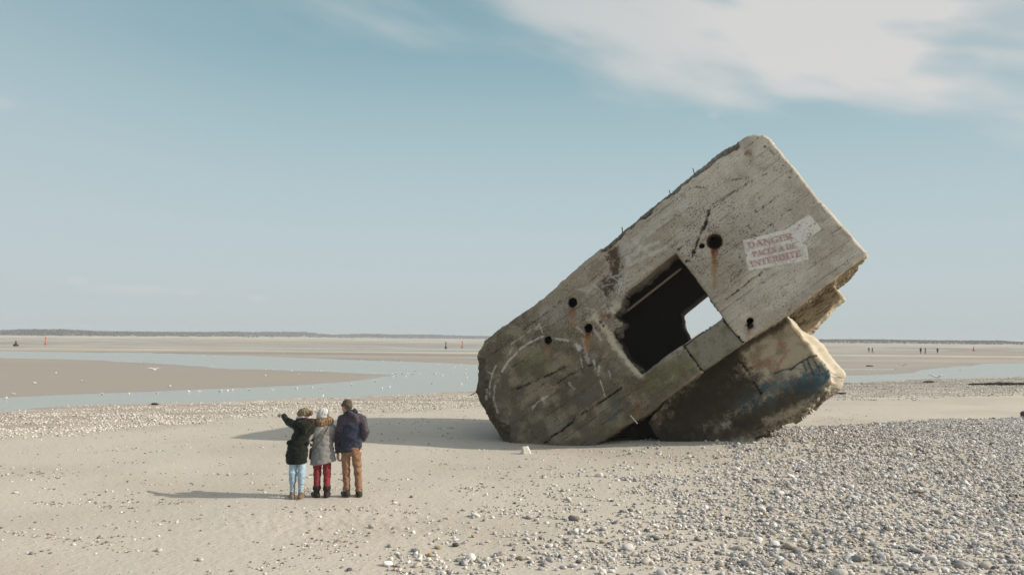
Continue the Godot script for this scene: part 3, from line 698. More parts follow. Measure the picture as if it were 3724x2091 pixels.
func ground() -> void:
	var ths := []
	var t := -180.0
	while t < 180.0:
		ths.append(deg_to_rad(t))
		t += 0.12 if absf(t) < 36.0 else 2.0
	var ds := [0.8, 2.0, 3.5, 4.6]
	var px := 440.0
	while px > 0.45:
		ds.append(2.95 * 803.0 / px)
		px -= 1.15 if px > 60.0 else (0.5 if px > 3.0 else 0.25)
	var m := ths.size()
	var v := PackedVector3Array()
	var c := PackedColorArray()
	var idx := PackedInt32Array()
	v.append(Vector3(0, lie(0, 0).x, 0))
	c.append(sand_colour(0, 0, 0, 0))
	for d in ds:
		for th in ths:
			var x: float = sin(th) * d
			var z: float = -cos(th) * d
			var l := lie(x, z)
			v.append(Vector3(x, l.x, z))
			c.append(sand_colour(x, z, l.x, l.y))
	for j in m:
		idx.append_array(PackedInt32Array([0, 1 + j, 1 + (j + 1) % m]))
	for r in ds.size() - 1:
		for j in m:
			var k := (j + 1) % m
			var a := 1 + r * m + j
			var b := 1 + r * m + k
			var e := 1 + (r + 1) * m + j
			var g := 1 + (r + 1) * m + k
			idx.append_array(PackedInt32Array([a, e, b, b, e, g]))
	var grain := noise_tex(0.03, 4, 41, Color(0.93, 0.93, 0.93), Color(1, 1, 1))
	var relief := noise_tex(0.02, 5, 42, Color(0, 0, 0), Color(1, 1, 1))
	var mat := mat_grain(0.9, grain, relief, 0.8, 0.9, true)
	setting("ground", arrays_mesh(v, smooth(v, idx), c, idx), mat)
	# the tide left standing in the channels
	var water := PlaneMesh.new()
	water.size = Vector2(9000, 2600)
	var wm := StandardMaterial3D.new()
	wm.albedo_color = lin(0.31, 0.315, 0.275)
	wm.roughness = 0.2
	wm.metallic_specular = 0.26
	wm.normal_enabled = true
	wm.normal_scale = 0.12
	var wn := NoiseTexture2D.new()
	wn.width = 512
	wn.height = 512
	wn.seamless = true
	wn.as_normal_map = true
	wn.bump_strength = 3.0
	wn.noise = noise(FastNoiseLite.TYPE_SIMPLEX_SMOOTH, 0.02, 3, 43)
	wm.normal_texture = wn
	wm.uv1_triplanar = true
	wm.uv1_world_triplanar = true
	wm.uv1_scale = Vector3(0.22, 0.22, 0.5)
	var o := setting("water", water, wm)
	o.position = Vector3(0, WATER, -1300.0 - 20.0)

# ---------------------------------------------------------------- stones
var stone_tints := [Color(0.60, 0.58, 0.575), Color(0.72, 0.70, 0.68), Color(0.45, 0.44, 0.455), Color(0.80, 0.775, 0.74), Color(0.22, 0.21, 0.22), Color(0.54, 0.49, 0.43), Color(0.66, 0.635, 0.62), Color(0.40, 0.38, 0.37)]

func many_stones(called: String, label: String, mesh: Mesh, mat: Material, spots: Array) -> void:
	var mm := MultiMesh.new()
	mm.transform_format = MultiMesh.TRANSFORM_3D
	mm.use_colors = true
	mm.mesh = mesh
	mm.instance_count = spots.size()
	var buf := PackedFloat32Array()
	buf.resize(spots.size() * 16)
	var k := 0
	for s in spots:
		var p: Vector3 = s[0]
		var r: float = s[1]
		var c: Color = s[2]
		var b := Basis.from_euler(Vector3(rng.randf_range(-0.5, 0.5), rng.randf() * TAU, rng.randf_range(-0.5, 0.5))).scaled_local(Vector3(rng.randf_range(0.8, 1.35), rng.randf_range(0.55, 1.0), rng.randf_range(0.7, 1.0)) * r)
		var row := [b.x.x, b.y.x, b.z.x, p.x, b.x.y, b.y.y, b.z.y, p.y, b.x.z, b.y.z, b.z.z, p.z, c.r, c.g, c.b, 1.0]
		for q in 16:
			buf[k + q] = row[q]
		k += 16
	mm.buffer = buf
	var o := MultiMeshInstance3D.new()
	o.name = called
	o.multimesh = mm
	o.material_override = mat
	o.set_meta("kind", "stuff")
	o.set_meta("label", label)
	add_child(o)

# how thickly shingle covers the beach at (x, z), 0..1
func shingle_share(x: float, z: float) -> float:
	var q := -z
	# its edge runs from the bunker's foot towards the lower left of the view
	var edge := -3.2 + (q - 10.0) * 0.46
	var s := x - edge
	var patchy := n_big.get_noise_2d(x * 0.9, z * 1.5) + 0.5 * n_mid.get_noise_2d(x * 0.35, z * 0.5)
	var d := sstep(-1.2, 6.5 + 0.16 * (q - 10.0), s + patchy * 3.2)
	d = maxf(d, 1.15 * sstep(4.5, 9.0, x) * sstep(15.0, 21.0, q))
	d = maxf(d, (0.95 + 1.2 * patchy) * exp(-Vector2((x + 0.7) / 1.5, (q - 10.3) / 0.9).length_squared()))
	var back := 22.2 + maxf(0.0, x - 3.0) * 0.9 if x < 9.0 else 27.6 + (x - 9.0) * 0.38
	d *= sstep(back + 0.25, back - 0.2, q + 0.3 * n_mid.get_noise_2d(x, z))
	# bare sand along the foot of the bunker
	d *= 1.0 - 0.8 * exp(-Vector2((x - 7.8) / 2.0, (q - 24.4) / 0.5).length_squared())
	return clampf((d * d * 0.5 + d * 0.16) * (0.85 + 0.9 * n_mid.get_noise_2d(x * 0.45 + 11.0, z * 0.6)), 0.0, 1.0)

func shingle() -> void:
	var mat := mat_vertex(0.8, 0.35)
	var tex := noise_tex(0.02, 4, 51, Color(0.86, 0.86, 0.86), Color(1, 1, 1), 256)
	mat.albedo_texture = tex
	mat.uv1_triplanar = true
	mat.uv1_scale = Vector3.ONE * 0.45
	var pebble := stone_mesh(3, 0.35, 0.72, 1, 0.12)
	var spots := []
	var tries := 0
	while tries < 300000:
		tries += 1
		# even cover over the wedge of beach that can be seen and a margin beyond it
		var q := sqrt(rng.randf_range(8.5 * 8.5, 33.5 * 33.5))
		var x := rng.randf_range(-0.15, 1.05) * q
		var share := shingle_share(x, -q)
		if rng.randf() > share:
			continue
		var r := 0.012 + 0.030 * pow(rng.randf(), 2.3)
		if rng.randf() < 0.05:
			r *= rng.randf_range(1.4, 2.3)
		var y := lie(x, -q).x + r * 0.35 + rng.randf() * 0.02 * share
		spots.append([Vector3(x, y, -q), r, tint()])
	many_stones("shingle", "grey and white flint shingle spread over the right of the beach", pebble, mat, spots)
	# single small stones over the open sand, in loose drifts
	spots = []
	tries = 0
	while tries < 130000:
		tries += 1
		var q := sqrt(rng.randf_range(8.5 * 8.5, 36.0 * 36.0))
		var x := rng.randf_range(-0.76, 0.45) * q
		var d := n_big.get_noise_2d(x * 0.7 + 50.0, -q * 1.7) + 0.7 * n_mid.get_noise_2d(x * 0.5, -q * 0.9 + 20.0)
		var share := 0.045 + 0.8 * sstep(0.12, 0.7, d)
		share *= 1.0 - 0.7 * sstep(16.5, 19.0, q)
		if rng.randf() > share:
			continue
		var r := 0.009 + 0.022 * pow(rng.randf(), 2.2)
		spots.append([Vector3(x, lie(x, -q).x + r * 0.2, -q), r, tint() if rng.randf() < 0.55 else Color(0.24, 0.20, 0.16)])
	many_stones("scattered_pebbles", "small pebbles scattered in drifts over the open sand", pebble, mat, spots)
	# the pale stones of the lower beach
	spots = []
	tries = 0
	while tries < 260000:
		tries += 1
		var q := sqrt(rng.randf_range(20.0 * 20.0, 78.0 * 78.0))
		var x := rng.randf_range(-0.74, 0.74) * q
		var l := lie(x, -q)
		if l.y >= 1.0 or l.y <= 0.005:
			continue
		var share := sstep(0.0, 0.12, l.y) * sstep(1.02, 0.85, l.y)
		var band := n_big.get_noise_2d(x * 0.3, -q * 1.1 + 9.0)
		if x < 6.0:
			share *= clampf(0.55 + 1.3 * band, 0.08, 0.9) * (1.0 - 0.62 * sstep(0.55, 0.8, l.y))
		else:
			share *= 0.8 * sstep(0.0, 0.4, band) + 0.12
		if rng.randf() > share:
			continue
		var r := rng.randf_range(0.020, 0.050) * (1.0 if x < 6.0 else 1.25)
		var c := Color(0.74, 0.71, 0.655).lerp(Color(0.46, 0.42, 0.37), pow(rng.randf(), 1.2))
		if rng.randf() < 0.07:
			c = Color(0.24, 0.2, 0.17)
		spots.append([Vector3(x, l.x + r * 0.3, -q), r, c])
	many_stones("pale_pebble_band", "band of pale pebbles between the sand and the water", pebble, mat, spots)
	big_stones(mat)

func tint() -> Color:
	if rng.randf() < 0.005:
		return Color(0.45, 0.30, 0.16)
	var c: Color = stone_tints[rng.randi() % 8]
	return c * rng.randf_range(0.85, 1.12)

func big_stones(_mat: Material) -> void:
	var kinds := [["cream", Color(0.56, 0.50, 0.41)], ["pinkish grey", Color(0.50, 0.45, 0.42)], ["white", Color(0.66, 0.63, 0.59)], ["mid grey", Color(0.34, 0.33, 0.33)], ["dark grey", Color(0.13, 0.13, 0.14)], ["orange", Color(0.55, 0.36, 0.17)], ["dark brown", Color(0.09, 0.055, 0.04)], ["tan", Color(0.42, 0.34, 0.24)]]
	var meshes := []
	for k in 5:
		meshes.append(stone_mesh(20 + k, 0.32, 0.66, 2, 0.1))
	var mats := []
	var tex := noise_tex(0.015, 4, 52, Color(0.72, 0.72, 0.72), Color(1, 1, 1), 256)
	for k in kinds:
		var m := mat_plain((k[1] as Color).linear_to_srgb(), 0.8)
		m.albedo_texture = tex
		m.uv1_triplanar = true
		m.uv1_scale = Vector3.ONE * 0.5
		mats.append(m)
	var n := 0
	for s in stone_spots:
		put_stone(Vector2(s[0], s[1]), s[2] * 0.5, int(s[3]), meshes[n % 5], mats, kinds)
		n += 1
	# the next largest, up to about three hundred in all
	var left := 230
	while left > 0:
		var q := sqrt(rng.randf_range(9.2 * 9.2, 22.0 * 22.0))
		var x := rng.randf_range(-0.2, 0.66) * q
		if rng.randf() > shingle_share(x, -q) + 0.012:
			continue
		put_stone(Vector2(x, -q), rng.randf_range(0.034, 0.062), [0, 1, 2, 3, 3, 4, 1, 2, 7][rng.randi() % 9], meshes[rng.randi() % 5], mats, kinds)
		left -= 1

func put_stone(p: Vector2, r: float, kind: int, mesh: Mesh, mats: Array, kinds: Array) -> void:
	var name_of: String = kinds[kind][0]
	var where := "on the open sand left of the shingle"
	if p.x > 0.6:
		where = "in the shingle along the bottom edge" if p.y > -11.6 else ("in the thick of the shingle" if p.y > -15.0 else "on the shingle before the bunker's lower block")
		if p.x > 6.0:
			where += ", right side"
	if r > 0.08 and name_of == "cream":
		where = "largest oval one in its cluster at the lower right"
	var o := single("cobble", "%s cobble %s" % [name_of, where], "stone", mesh, mats[kind], Vector3(p.x, lie(p.x, p.y).x + r * 0.4, p.y), "%s cobbles %s" % [name_of, where])
	o.basis = Basis.from_euler(Vector3(rng.randf_range(-0.3, 0.3), rng.randf() * TAU, rng.randf_range(-0.3, 0.3))).scaled_local(Vector3(1.15, rng.randf_range(0.75, 1.0), 0.85) * r)

# ---------------------------------------------------------------- the wooded far shore
func far_shore() -> void:
	var v := PackedVector3Array()
	var c := PackedColorArray()
	var idx := PackedInt32Array()
	var spots := []
	var n := 240
	for i in n + 1:
		var az := lerpf(-44.0, 44.0, float(i) / n)
		var d := shore_distance(az)
		var top := tree_height(az, d)
		var dir := Vector3(sin(deg_to_rad(az)), 0, -cos(deg_to_rad(az)))
		v.append(dir * (d - 25.0) + Vector3(0, -1.0, 0))
		v.append(dir * d + Vector3(0, 0.9, 0))
		v.append(dir * (d + 60.0) + Vector3(0, top * 0.85, 0))
		v.append(dir * (d + 400.0) + Vector3(0, top * 0.5, 0))
		for k in 4:
			c.append(Color(0.46, 0.42, 0.34) if k < 2 else Color(0.085, 0.08, 0.07))
		if i > 0:
			for k in 3:
				var a := (i - 1) * 4 + k
				idx.append_array(PackedInt32Array([a, a + 1, a + 4, a + 4, a + 1, a + 5]))
	setting("dunes", arrays_mesh(v, smooth(v, idx), c, idx), mat_vertex(0.95))
	for i in 14000:
		var az := rng.randf_range(-42.0, 42.0)
		var d := shore_distance(az)
		var back := rng.randf() * rng.randf() * 160.0
		var top := tree_height(az, d)
		var th := clampf(top * rng.randf_range(0.2, 0.42), 1.0, 4.5)
		var y := maxf(0.2, (top - th * 0.95) * clampf(0.1 + 1.3 * rng.randf(), 0.0, 1.0) * rng.randf_range(0.9, 1.03))
		var dir := Vector3(sin(deg_to_rad(az)), 0, -cos(deg_to_rad(az)))
		var shade := rng.randf_range(0.7, 1.2)
		spots.append([dir * (d + back) + Vector3(0, y + th * 0.45, 0), th * 0.62, Color(0.075, 0.075, 0.06) * shade if rng.randf() < 0.7 else Color(0.12, 0.095, 0.08) * shade])
	var crown := stone_mesh(9, 0.55, 1.0, 1, 0.5)
	many_stones("distant_woodland", "long low strip of hazy woodland along the far shore", crown, mat_vertex(1.0, 0.1), spots)

func shore_distance(az: float) -> float:
	return 1500.0 + 700.0 * sstep(-30.0, -5.0, az) - 950.0 * sstep(0.0, 22.0, az)

func tree_height(az: float, d: float) -> float:
	var k := 0
	while k < tree_tops.size() - 2 and az > tree_tops[k + 1][0]:
		k += 1
	var e := lerpf(tree_tops[k][1], tree_tops[k + 1][1], clampf((az - tree_tops[k][0]) / (tree_tops[k + 1][0] - tree_tops[k][0]), 0.0, 1.0))
	return maxf(4.2, 5.2 + d * e)

# ---------------------------------------------------------------- the bunker
func rough_edge(p: Vector2) -> float:
	return 0.035 * n_mid.get_noise_2d(p.x * 1.1, p.y * 1.1) + 0.014 * n_fine.get_noise_2d(p.x, p.y)

func wall_sd(p: Vector2) -> float:
	var d := poly_sd(outline, p) + rough_edge(p) * (0.4 + 0.6 * sstep(3.0, 1.0, p.x))
	var near_left := sstep(2.6, 1.2, p.x)
	d = minf(d, -poly_sd(window_hole, p) + rough_edge(p) * (0.35 + 2.6 * near_left))
	d = minf(d, -poly_sd(sill_shape, p) + 0.004)
	for h in tie_holes:
		d = minf(d, p.distance_to(Vector2(h[0], h[1])) - float(h[2]) + 0.012 * n_fine.get_noise_2d(p.x * 0.6, p.y * 0.6) * (0.3 if h[2] > 0.18 else 1.6))
	return d

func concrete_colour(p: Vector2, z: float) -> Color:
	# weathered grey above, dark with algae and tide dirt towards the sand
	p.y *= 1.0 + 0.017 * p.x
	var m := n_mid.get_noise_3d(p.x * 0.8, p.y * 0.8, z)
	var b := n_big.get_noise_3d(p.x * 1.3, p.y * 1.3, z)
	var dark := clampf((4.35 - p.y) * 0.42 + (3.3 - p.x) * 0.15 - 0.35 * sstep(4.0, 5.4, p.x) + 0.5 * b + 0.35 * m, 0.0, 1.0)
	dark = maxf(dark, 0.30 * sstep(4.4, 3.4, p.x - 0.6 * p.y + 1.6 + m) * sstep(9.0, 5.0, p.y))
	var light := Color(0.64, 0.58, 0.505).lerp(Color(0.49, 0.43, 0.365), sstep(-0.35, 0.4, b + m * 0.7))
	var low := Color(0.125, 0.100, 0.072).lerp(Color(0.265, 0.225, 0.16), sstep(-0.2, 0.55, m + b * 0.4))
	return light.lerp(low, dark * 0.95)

func bunker() -> void:
	var root := thing("concrete_bunker", "huge grey concrete bunker tipped on its corner in the sand, painted warning on its face", "bunker")
	var n := Vector3(-0.32537, 0.0349, 0.94494)
	var u := Vector3(0.94552, 0.0, 0.32557)
	var w := n.cross(u)
	root.transform = Transform3D(Basis(u, w, n), Vector3(1.2869, 0.0, -22.7454))
	var tex := noise_tex(0.03, 5, 61, Color(0.86, 0.86, 0.86), Color(1, 1, 1))
	var relief := noise_tex(0.035, 5, 62, Color(0, 0, 0), Color(1, 1, 1))
	var mat := mat_grain(0.95, tex, relief, 1.3, 0.45)
	front_wall(root, mat)
	inside(root)
	lower_block(root, mat)
	added_gap_wall(root, mat)
	beam(root, mat)
	warning(root)
	iron(root)
	loose_lumps(root, mat)

func darken(c: Color, k: float) -> Color:
	return Color(c.r * k, c.g * k, c.b * k)

func paint_lines(s: Slab, lines: Array, colour: Color, wobble := 0.6, reach := 1.7) -> void:
	for l in lines:
		var wd: float = l[1]
		var k: float = l[2]
		s.near(l[0], wd * reach + 0.05, func(i: int, d: float, p: Vector2) -> void:
			var nn := n_mid.get_noise_2d(p.x * 1.9 + 7.0, p.y * 1.9) + 0.7 * n_grit.get_noise_2d(p.x * 0.8, p.y * 0.8)
			var a := k * sstep(1.0, 0.25, d / wd + nn * wobble)
			s.col[i] = s.col[i].lerp(colour, clampf(a, 0.0, 1.0)))

func cut_cracks(s: Slab, lines: Array) -> void:
	for l in lines:
		var wd: float = l[1]
		var deep: float = l[2]
		var k: float = l[3]
		s.near(l[0], wd + 0.09, func(i: int, d: float, p: Vector2) -> void:
			var e := d + 0.035 * n_grit.get_noise_2d(p.x * 0.7, p.y * 0.7) + 0.04 * n_mid.get_noise_2d(p.x * 1.5, p.y * 1.5)
			var a := sstep(wd * 0.62, wd * 0.15, e) * sstep(-0.35, 0.05, n_mid.get_noise_2d(p.x * 1.3 + 60.0, p.y * 1.3))
			s.dep[i] += deep * a * 1.2
			s.col[i] = darken(s.col[i], 1.0 - k * a))

func front_wall(root: Node3D, mat: Material) -> void:
	var s := Slab.new(Vector2(-2.7, -0.75), Vector2(8.95, 9.6), 0.027, wall_sd)
	var left_edge := PackedVector2Array([Vector2(-1.75, 0.05), Vector2(-2.0, 0.36), Vector2(-2.16, 0.66), Vector2(-2.42, 1.1), Vector2(-2.55, 1.5), Vector2(-2.53, 1.95)])
	var roof_edge := PackedVector2Array([Vector2(1.32, 5.6), Vector2(2.59, 6.64), Vector2(3.86, 7.62), Vector2(4.85, 8.26)])
	for y in s.ny:
		for x in s.nx:
			var i := y * s.nx + x
			var e := s.sd[i]
			if e < -0.06:
				continue
			var p := s.at(x, y)
			var f := n_fine.get_noise_2d(p.x, p.y)
			var m := n_mid.get_noise_2d(p.x, p.y)
			var b := n_big.get_noise_2d(p.x, p.y)
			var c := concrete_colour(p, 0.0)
			# formwork boards: each a shade and a few millimetres apart, their seams broken
			var across := (-p.x * board.y + p.y * board.x) / 0.40 + 0.02 * m
			var bi := floorf(across)
			var fr := across - bi
			var hb := fmod(absf(sin(bi * 12.9898) * 43758.5), 1.0)
			var depth := 0.010 * (hb - 0.5) + 0.006 * m + 0.0015 * f
			c = darken(c, 1.0 + 0.10 * (hb - 0.5))
			var along_b := p.x * board.x + p.y * board.y
			# faint streaks of wood grain along the boards
			c = darken(c, 1.0 + 0.16 * n_fine.get_noise_2d(along_b * 0.12, across * 1.5))
			var seam := sstep(0.055, 0.0, minf(fr, 1.0 - fr)) * sstep(-0.05, 0.25, n_mid.get_noise_2d(along_b * 0.5, bi * 7.0))
			depth += 0.022 * seam
			c = darken(c, 1.0 - 0.42 * seam)
			# pits, thick round the large tie hole and above the opening
			var pit_zone := exp(-Vector2((p.x - 4.15) / 0.85, (p.y - 5.42) / 0.75).length_squared()) + 0.8 * exp(-Vector2((p.x - 1.7) / 1.0, (p.y - 3.6) / 0.75).length_squared()) + 0.6 * exp(-Vector2((p.x - 4.86) / 1.1, (p.y - 6.5) / 0.36).length_squared()) + 0.2
			pit_zone += 0.3 * sstep(0.15, 0.4, b)
			var pit := sstep(0.62 - 0.42 * minf(pit_zone, 1.0), 0.9 - 0.2 * minf(pit_zone, 1.0), n_grit.get_noise_2d(p.x, p.y) * 0.9 + 0.35 * m + 0.1)
			depth += 0.02 * pit
			c = darken(c, 1.0 - 0.72 * pit)
			# fine grit, and pale flaking over the left part
			var g := n_grit.get_noise_2d(p.x * 1.3 + 40.0, p.y * 1.3)
			c = darken(c, 1.0 + 0.16 * g + rng.randf_range(-0.09, 0.09))
			var flake := sstep(0.28, 0.55, g + 0.5 * n_mid.get_noise_2d(p.x * 1.6 + 5.0, p.y * 1.6)) * sstep(3.0, 1.4, p.x) * sstep(2.4, 3.4, p.y)
			c = c.lerp(Color(0.47, 0.445, 0.40), 0.55 * flake)
			depth -= 0.008 * flake
			var nub := sstep(0.3, 0.7, -n_grit.get_noise_2d(p.x, p.y)) * minf(pit_zone, 1.0)
			depth -= 0.008 * nub
			c = c.lerp(Color(0.50, 0.46, 0.40), 0.45 * nub)
			# worn edges
			var r := 0.07 + 0.05 * m
			if e < r:
				var k := 1.0 - maxf(e, 0.0) / r
				depth += 0.07 * k * k
				c = c.lerp(Color(0.42, 0.37, 0.28), 0.35 * k)
			s.dep[i] = depth
			s.col[i] = c
	# broken away along the left end and the roof edge
	s.near(left_edge, 0.75, func(i: int, d: float, p: Vector2) -> void:
		var wd := 0.42 + 0.25 * n_mid.get_noise_2d(p.x * 0.7, p.y * 0.7)
		if d < wd:
			var k := 1.0 - d / wd
			s.dep[i] += 0.30 * pow(k, 0.8) + 0.05 * n_mid.get_noise_2d(p.x * 2.0, p.y * 2.0)
			s.col[i] = s.col[i].lerp(Color(0.095, 0.08, 0.06), 0.75))
	s.near(roof_edge, 0.3, func(i: int, d: float, p: Vector2) -> void:
		var wd := 0.13 + 0.12 * n_mid.get_noise_2d(p.x * 0.6, p.y * 0.6)
		if d < wd:
			s.dep[i] += 0.16 + 0.08 * n_fine.get_noise_2d(p.x, p.y)
			s.col[i] = darken(s.col[i], 0.5))  # shade on the break facing up and left, painted into the colour
	# spalled hollow beside the opening's upper left
	s.near(PackedVector2Array([Vector2(1.56, 5.3), Vector2(1.63, 4.89), Vector2(1.42, 4.57)]), 0.5, func(i: int, d: float, p: Vector2) -> void:
		var a := sstep(0.34, 0.1, d + 0.16 * n_mid.get_noise_2d(p.x, p.y))
		s.dep[i] += 0.09 * a)
	paint_lines(s, moss, Color(0.13, 0.135, 0.06))
	paint_lines(s, brown, Color(0.085, 0.062, 0.04), 0.8)
	paint_lines(s, blue_paint, Color(0.07, 0.12, 0.15))
	paint_lines(s, cream, Color(0.62, 0.555, 0.43))
	paint_lines(s, lime, Color(0.62, 0.60, 0.56), 0.9)
	# rust runs down from the tie holes
	for l in rust:
		var line: PackedVector2Array = l[0]
		var wd: float = l[1]
		var k0: float = l[2]
		s.near(line, wd * 2.0, func(i: int, d: float, p: Vector2) -> void:
			var fall := clampf((line[0].y - p.y) / maxf(line[0].y - line[line.size() - 1].y, 0.1), 0.0, 1.0)
			var a := 1.25 * k0 * sstep(1.15, 0.3, d / (wd * (1.25 - 0.6 * fall)) + 0.75 * n_mid.get_noise_2d(p.x * 4.0, p.y * 0.9) + 0.45 * n_grit.get_noise_2d(p.x, p.y * 0.5)) * (1.0 - 0.55 * fall)
			s.col[i] = s.col[i].lerp(Color(0.17, 0.06, 0.025).lerp(Color(0.34, 0.19, 0.075), sstep(0.0, 0.6, fall)), clampf(a, 0.0, 1.0)))
	cut_cracks(s, cracks)
	# the wall lies flat under the painted warning
	for y in s.ny:
		for x in s.nx:
			var i := y * s.nx + x
			if s.sd[i] > 0.1:
				var p := s.at(x, y)
				if p.x > 4.9 and p.x < 7.4 and p.y > 4.5 and p.y < 6.8 and poly_sd(sign_shape, p) > -0.05:
					s.dep[i] = clampf(s.dep[i], -0.004, 0.02)
	s.build()
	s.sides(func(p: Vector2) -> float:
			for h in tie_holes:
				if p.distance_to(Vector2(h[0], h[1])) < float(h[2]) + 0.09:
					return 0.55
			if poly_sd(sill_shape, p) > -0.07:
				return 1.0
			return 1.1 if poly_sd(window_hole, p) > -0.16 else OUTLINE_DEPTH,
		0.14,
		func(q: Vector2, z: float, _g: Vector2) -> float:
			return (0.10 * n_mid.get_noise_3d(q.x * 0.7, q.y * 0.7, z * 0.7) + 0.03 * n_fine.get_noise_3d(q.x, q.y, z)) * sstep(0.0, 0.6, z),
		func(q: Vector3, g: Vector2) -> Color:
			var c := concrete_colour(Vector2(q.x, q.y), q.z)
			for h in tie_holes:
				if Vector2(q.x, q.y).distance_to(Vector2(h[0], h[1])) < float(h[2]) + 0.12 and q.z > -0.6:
					return Color(0.03, 0.024, 0.018)  # shade inside the hole, put into the colour of its sides
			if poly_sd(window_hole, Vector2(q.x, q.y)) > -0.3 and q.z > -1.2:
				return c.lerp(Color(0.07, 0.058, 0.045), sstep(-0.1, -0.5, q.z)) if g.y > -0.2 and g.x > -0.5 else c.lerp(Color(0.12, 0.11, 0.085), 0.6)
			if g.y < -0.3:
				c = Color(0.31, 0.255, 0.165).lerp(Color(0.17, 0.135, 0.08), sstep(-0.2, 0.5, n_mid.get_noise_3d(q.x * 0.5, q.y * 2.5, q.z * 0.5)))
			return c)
	part("front_wall", arrays_mesh(s.verts, smooth(s.verts, s.idx), s.cols, s.idx), mat, root)
	# end caps of the tie holes, near-black to stand for the shade inside
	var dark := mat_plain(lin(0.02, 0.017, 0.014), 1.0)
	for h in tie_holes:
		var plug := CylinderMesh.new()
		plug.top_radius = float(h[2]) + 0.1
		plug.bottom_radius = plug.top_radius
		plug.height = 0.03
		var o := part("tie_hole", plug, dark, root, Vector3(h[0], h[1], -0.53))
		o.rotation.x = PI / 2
	# the rusty sleeve in the large one
	var pipe := ring_mesh(0.203, 0.182, 0.42, 28)
	part("steel_sleeve", pipe, mat_plain(lin(0.10, 0.05, 0.03), 0.8), root, Vector3(tie_holes[0][0], tie_holes[0][1], -0.03))
	# the loose block of the sill, cracked off on both sides
	var sill := Slab.new(Vector2(3.2, 1.7), Vector2(5.5, 4.0), 0.027, func(p: Vector2) -> float: return poly_sd(sill_shape, p) - 0.017 + rough_edge(p) * 0.4)
	for y in sill.ny:
		for x in sill.nx:
			var i := y * sill.nx + x
			var p := sill.at(x, y)
			var f := n_fine.get_noise_2d(p.x, p.y)
			var m := n_mid.get_noise_2d(p.x, p.y)
			sill.col[i] = darken(Color(0.27, 0.25, 0.20).lerp(Color(0.19, 0.18, 0.12), sstep(-0.1, 0.5, m)), 1.0 - 0.5 * sstep(0.35, 0.8, f))
			sill.dep[i] = 0.02 * sstep(0.3, 0.8, f) + 0.012 * m + 0.06 * pow(1.0 - clampf(sill.sd[i] / 0.06, 0.0, 1.0), 2.0)
	sill.build(0.012)
	sill.sides(func(_p: Vector2) -> float: return 0.95, 0.15,
		func(q: Vector2, z: float, _g: Vector2) -> float: return 0.01 * n_fine.get_noise_3d(q.x, q.y, z) - 0.004,
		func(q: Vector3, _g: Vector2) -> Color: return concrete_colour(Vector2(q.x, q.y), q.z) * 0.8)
	part("sill_block", arrays_mesh(sill.verts, smooth(sill.verts, sill.idx), sill.cols, sill.idx), mat, root)

func ring_mesh(outer: float, inner: float, length: float, n: int) -> ArrayMesh:
	var v := PackedVector3Array()
	var idx := PackedInt32Array()
	for k in n:
		var a := TAU * k / n
		var d := Vector3(cos(a), sin(a), 0)
		v.append(d * inner)
		v.append(d * outer)
		v.append(d * inner - Vector3(0, 0, length))
		v.append(d * outer - Vector3(0, 0, length))
	for k in n:
		var a := k * 4
		var b := (k + 1) % n * 4
		idx.append_array(PackedInt32Array([a, a + 1, b, b, a + 1, b + 1]))
		idx.append_array(PackedInt32Array([a, b, a + 2, b, b + 2, a + 2]))
		idx.append_array(PackedInt32Array([a + 1, a + 3, b + 1, b + 1, a + 3, b + 3]))
	return arrays_mesh(v, smooth(v, idx), PackedColorArray(), idx)

# the hollow room behind the opening, with the opening in its back wall
func inside(root: Node3D) -> void:
	var room := PackedVector2Array([Vector2(3.0, 5.9), Vector2(5.3, 4.1), Vector2(4.7, 2.9), Vector2(2.35, 1.33), Vector2(0.9, 1.8), Vector2(0.1, 2.95), Vector2(1.3, 4.8)])
	var room_shade := func(_q: Vector3, _g: Vector2) -> Color: return Color(0.13, 0.115, 0.095)  # dark colour standing in for the shade inside the room
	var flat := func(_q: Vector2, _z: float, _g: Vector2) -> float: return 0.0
	var mat := mat_vertex(1.0, 0.1)
	for k in 3:
		# 0: back of the front wall and the room's sides; 1: the room's back wall; 2: the bunker's back
		var sh: Callable
		match k:
			0: sh = func(p: Vector2) -> float: return minf(poly_sd(room, p), -poly_sd(window_hole, p) - 0.1)
			1: sh = func(p: Vector2) -> float: return minf(poly_sd(room, p) + 0.05, -poly_sd(rear_hole, p) + 0.05 * n_mid.get_noise_2d(p.x * 1.5, p.y * 1.5))
			2: sh = func(p: Vector2) -> float: return minf(poly_sd(outline, p), -poly_sd(rear_hole, p))
		var s := Slab.new(Vector2(-2.7, -0.75), Vector2(8.95, 9.6), 0.1 if k != 1 else 0.05, sh)
		for i in s.col.size():
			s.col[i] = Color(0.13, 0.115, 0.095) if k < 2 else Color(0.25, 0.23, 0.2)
		s.build([1.1, 5.0, OUTLINE_DEPTH][k])
		if k == 0:
			s.sides(func(p: Vector2) -> float: return 1.12 if poly_sd(window_hole, p) > -0.35 else 5.0, 0.6, flat, room_shade)
		elif k == 1:
			s.sides(func(p: Vector2) -> float: return OUTLINE_DEPTH if poly_sd(rear_hole, p) > -0.2 else 5.1, 0.4, flat, room_shade)
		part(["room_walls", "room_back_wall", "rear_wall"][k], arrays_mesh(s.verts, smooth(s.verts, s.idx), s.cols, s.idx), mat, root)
	# the pale timber batten left along the ceiling of the opening
	var bar := BoxMesh.new()
	bar.size = Vector3(1.92, 0.05, 0.10)
	var o := part("ceiling_batten", bar, mat_plain(lin(0.20, 0.15, 0.12), 0.95), root, Vector3(2.62, 4.38, -0.62))
	o.rotation.z = 0.663

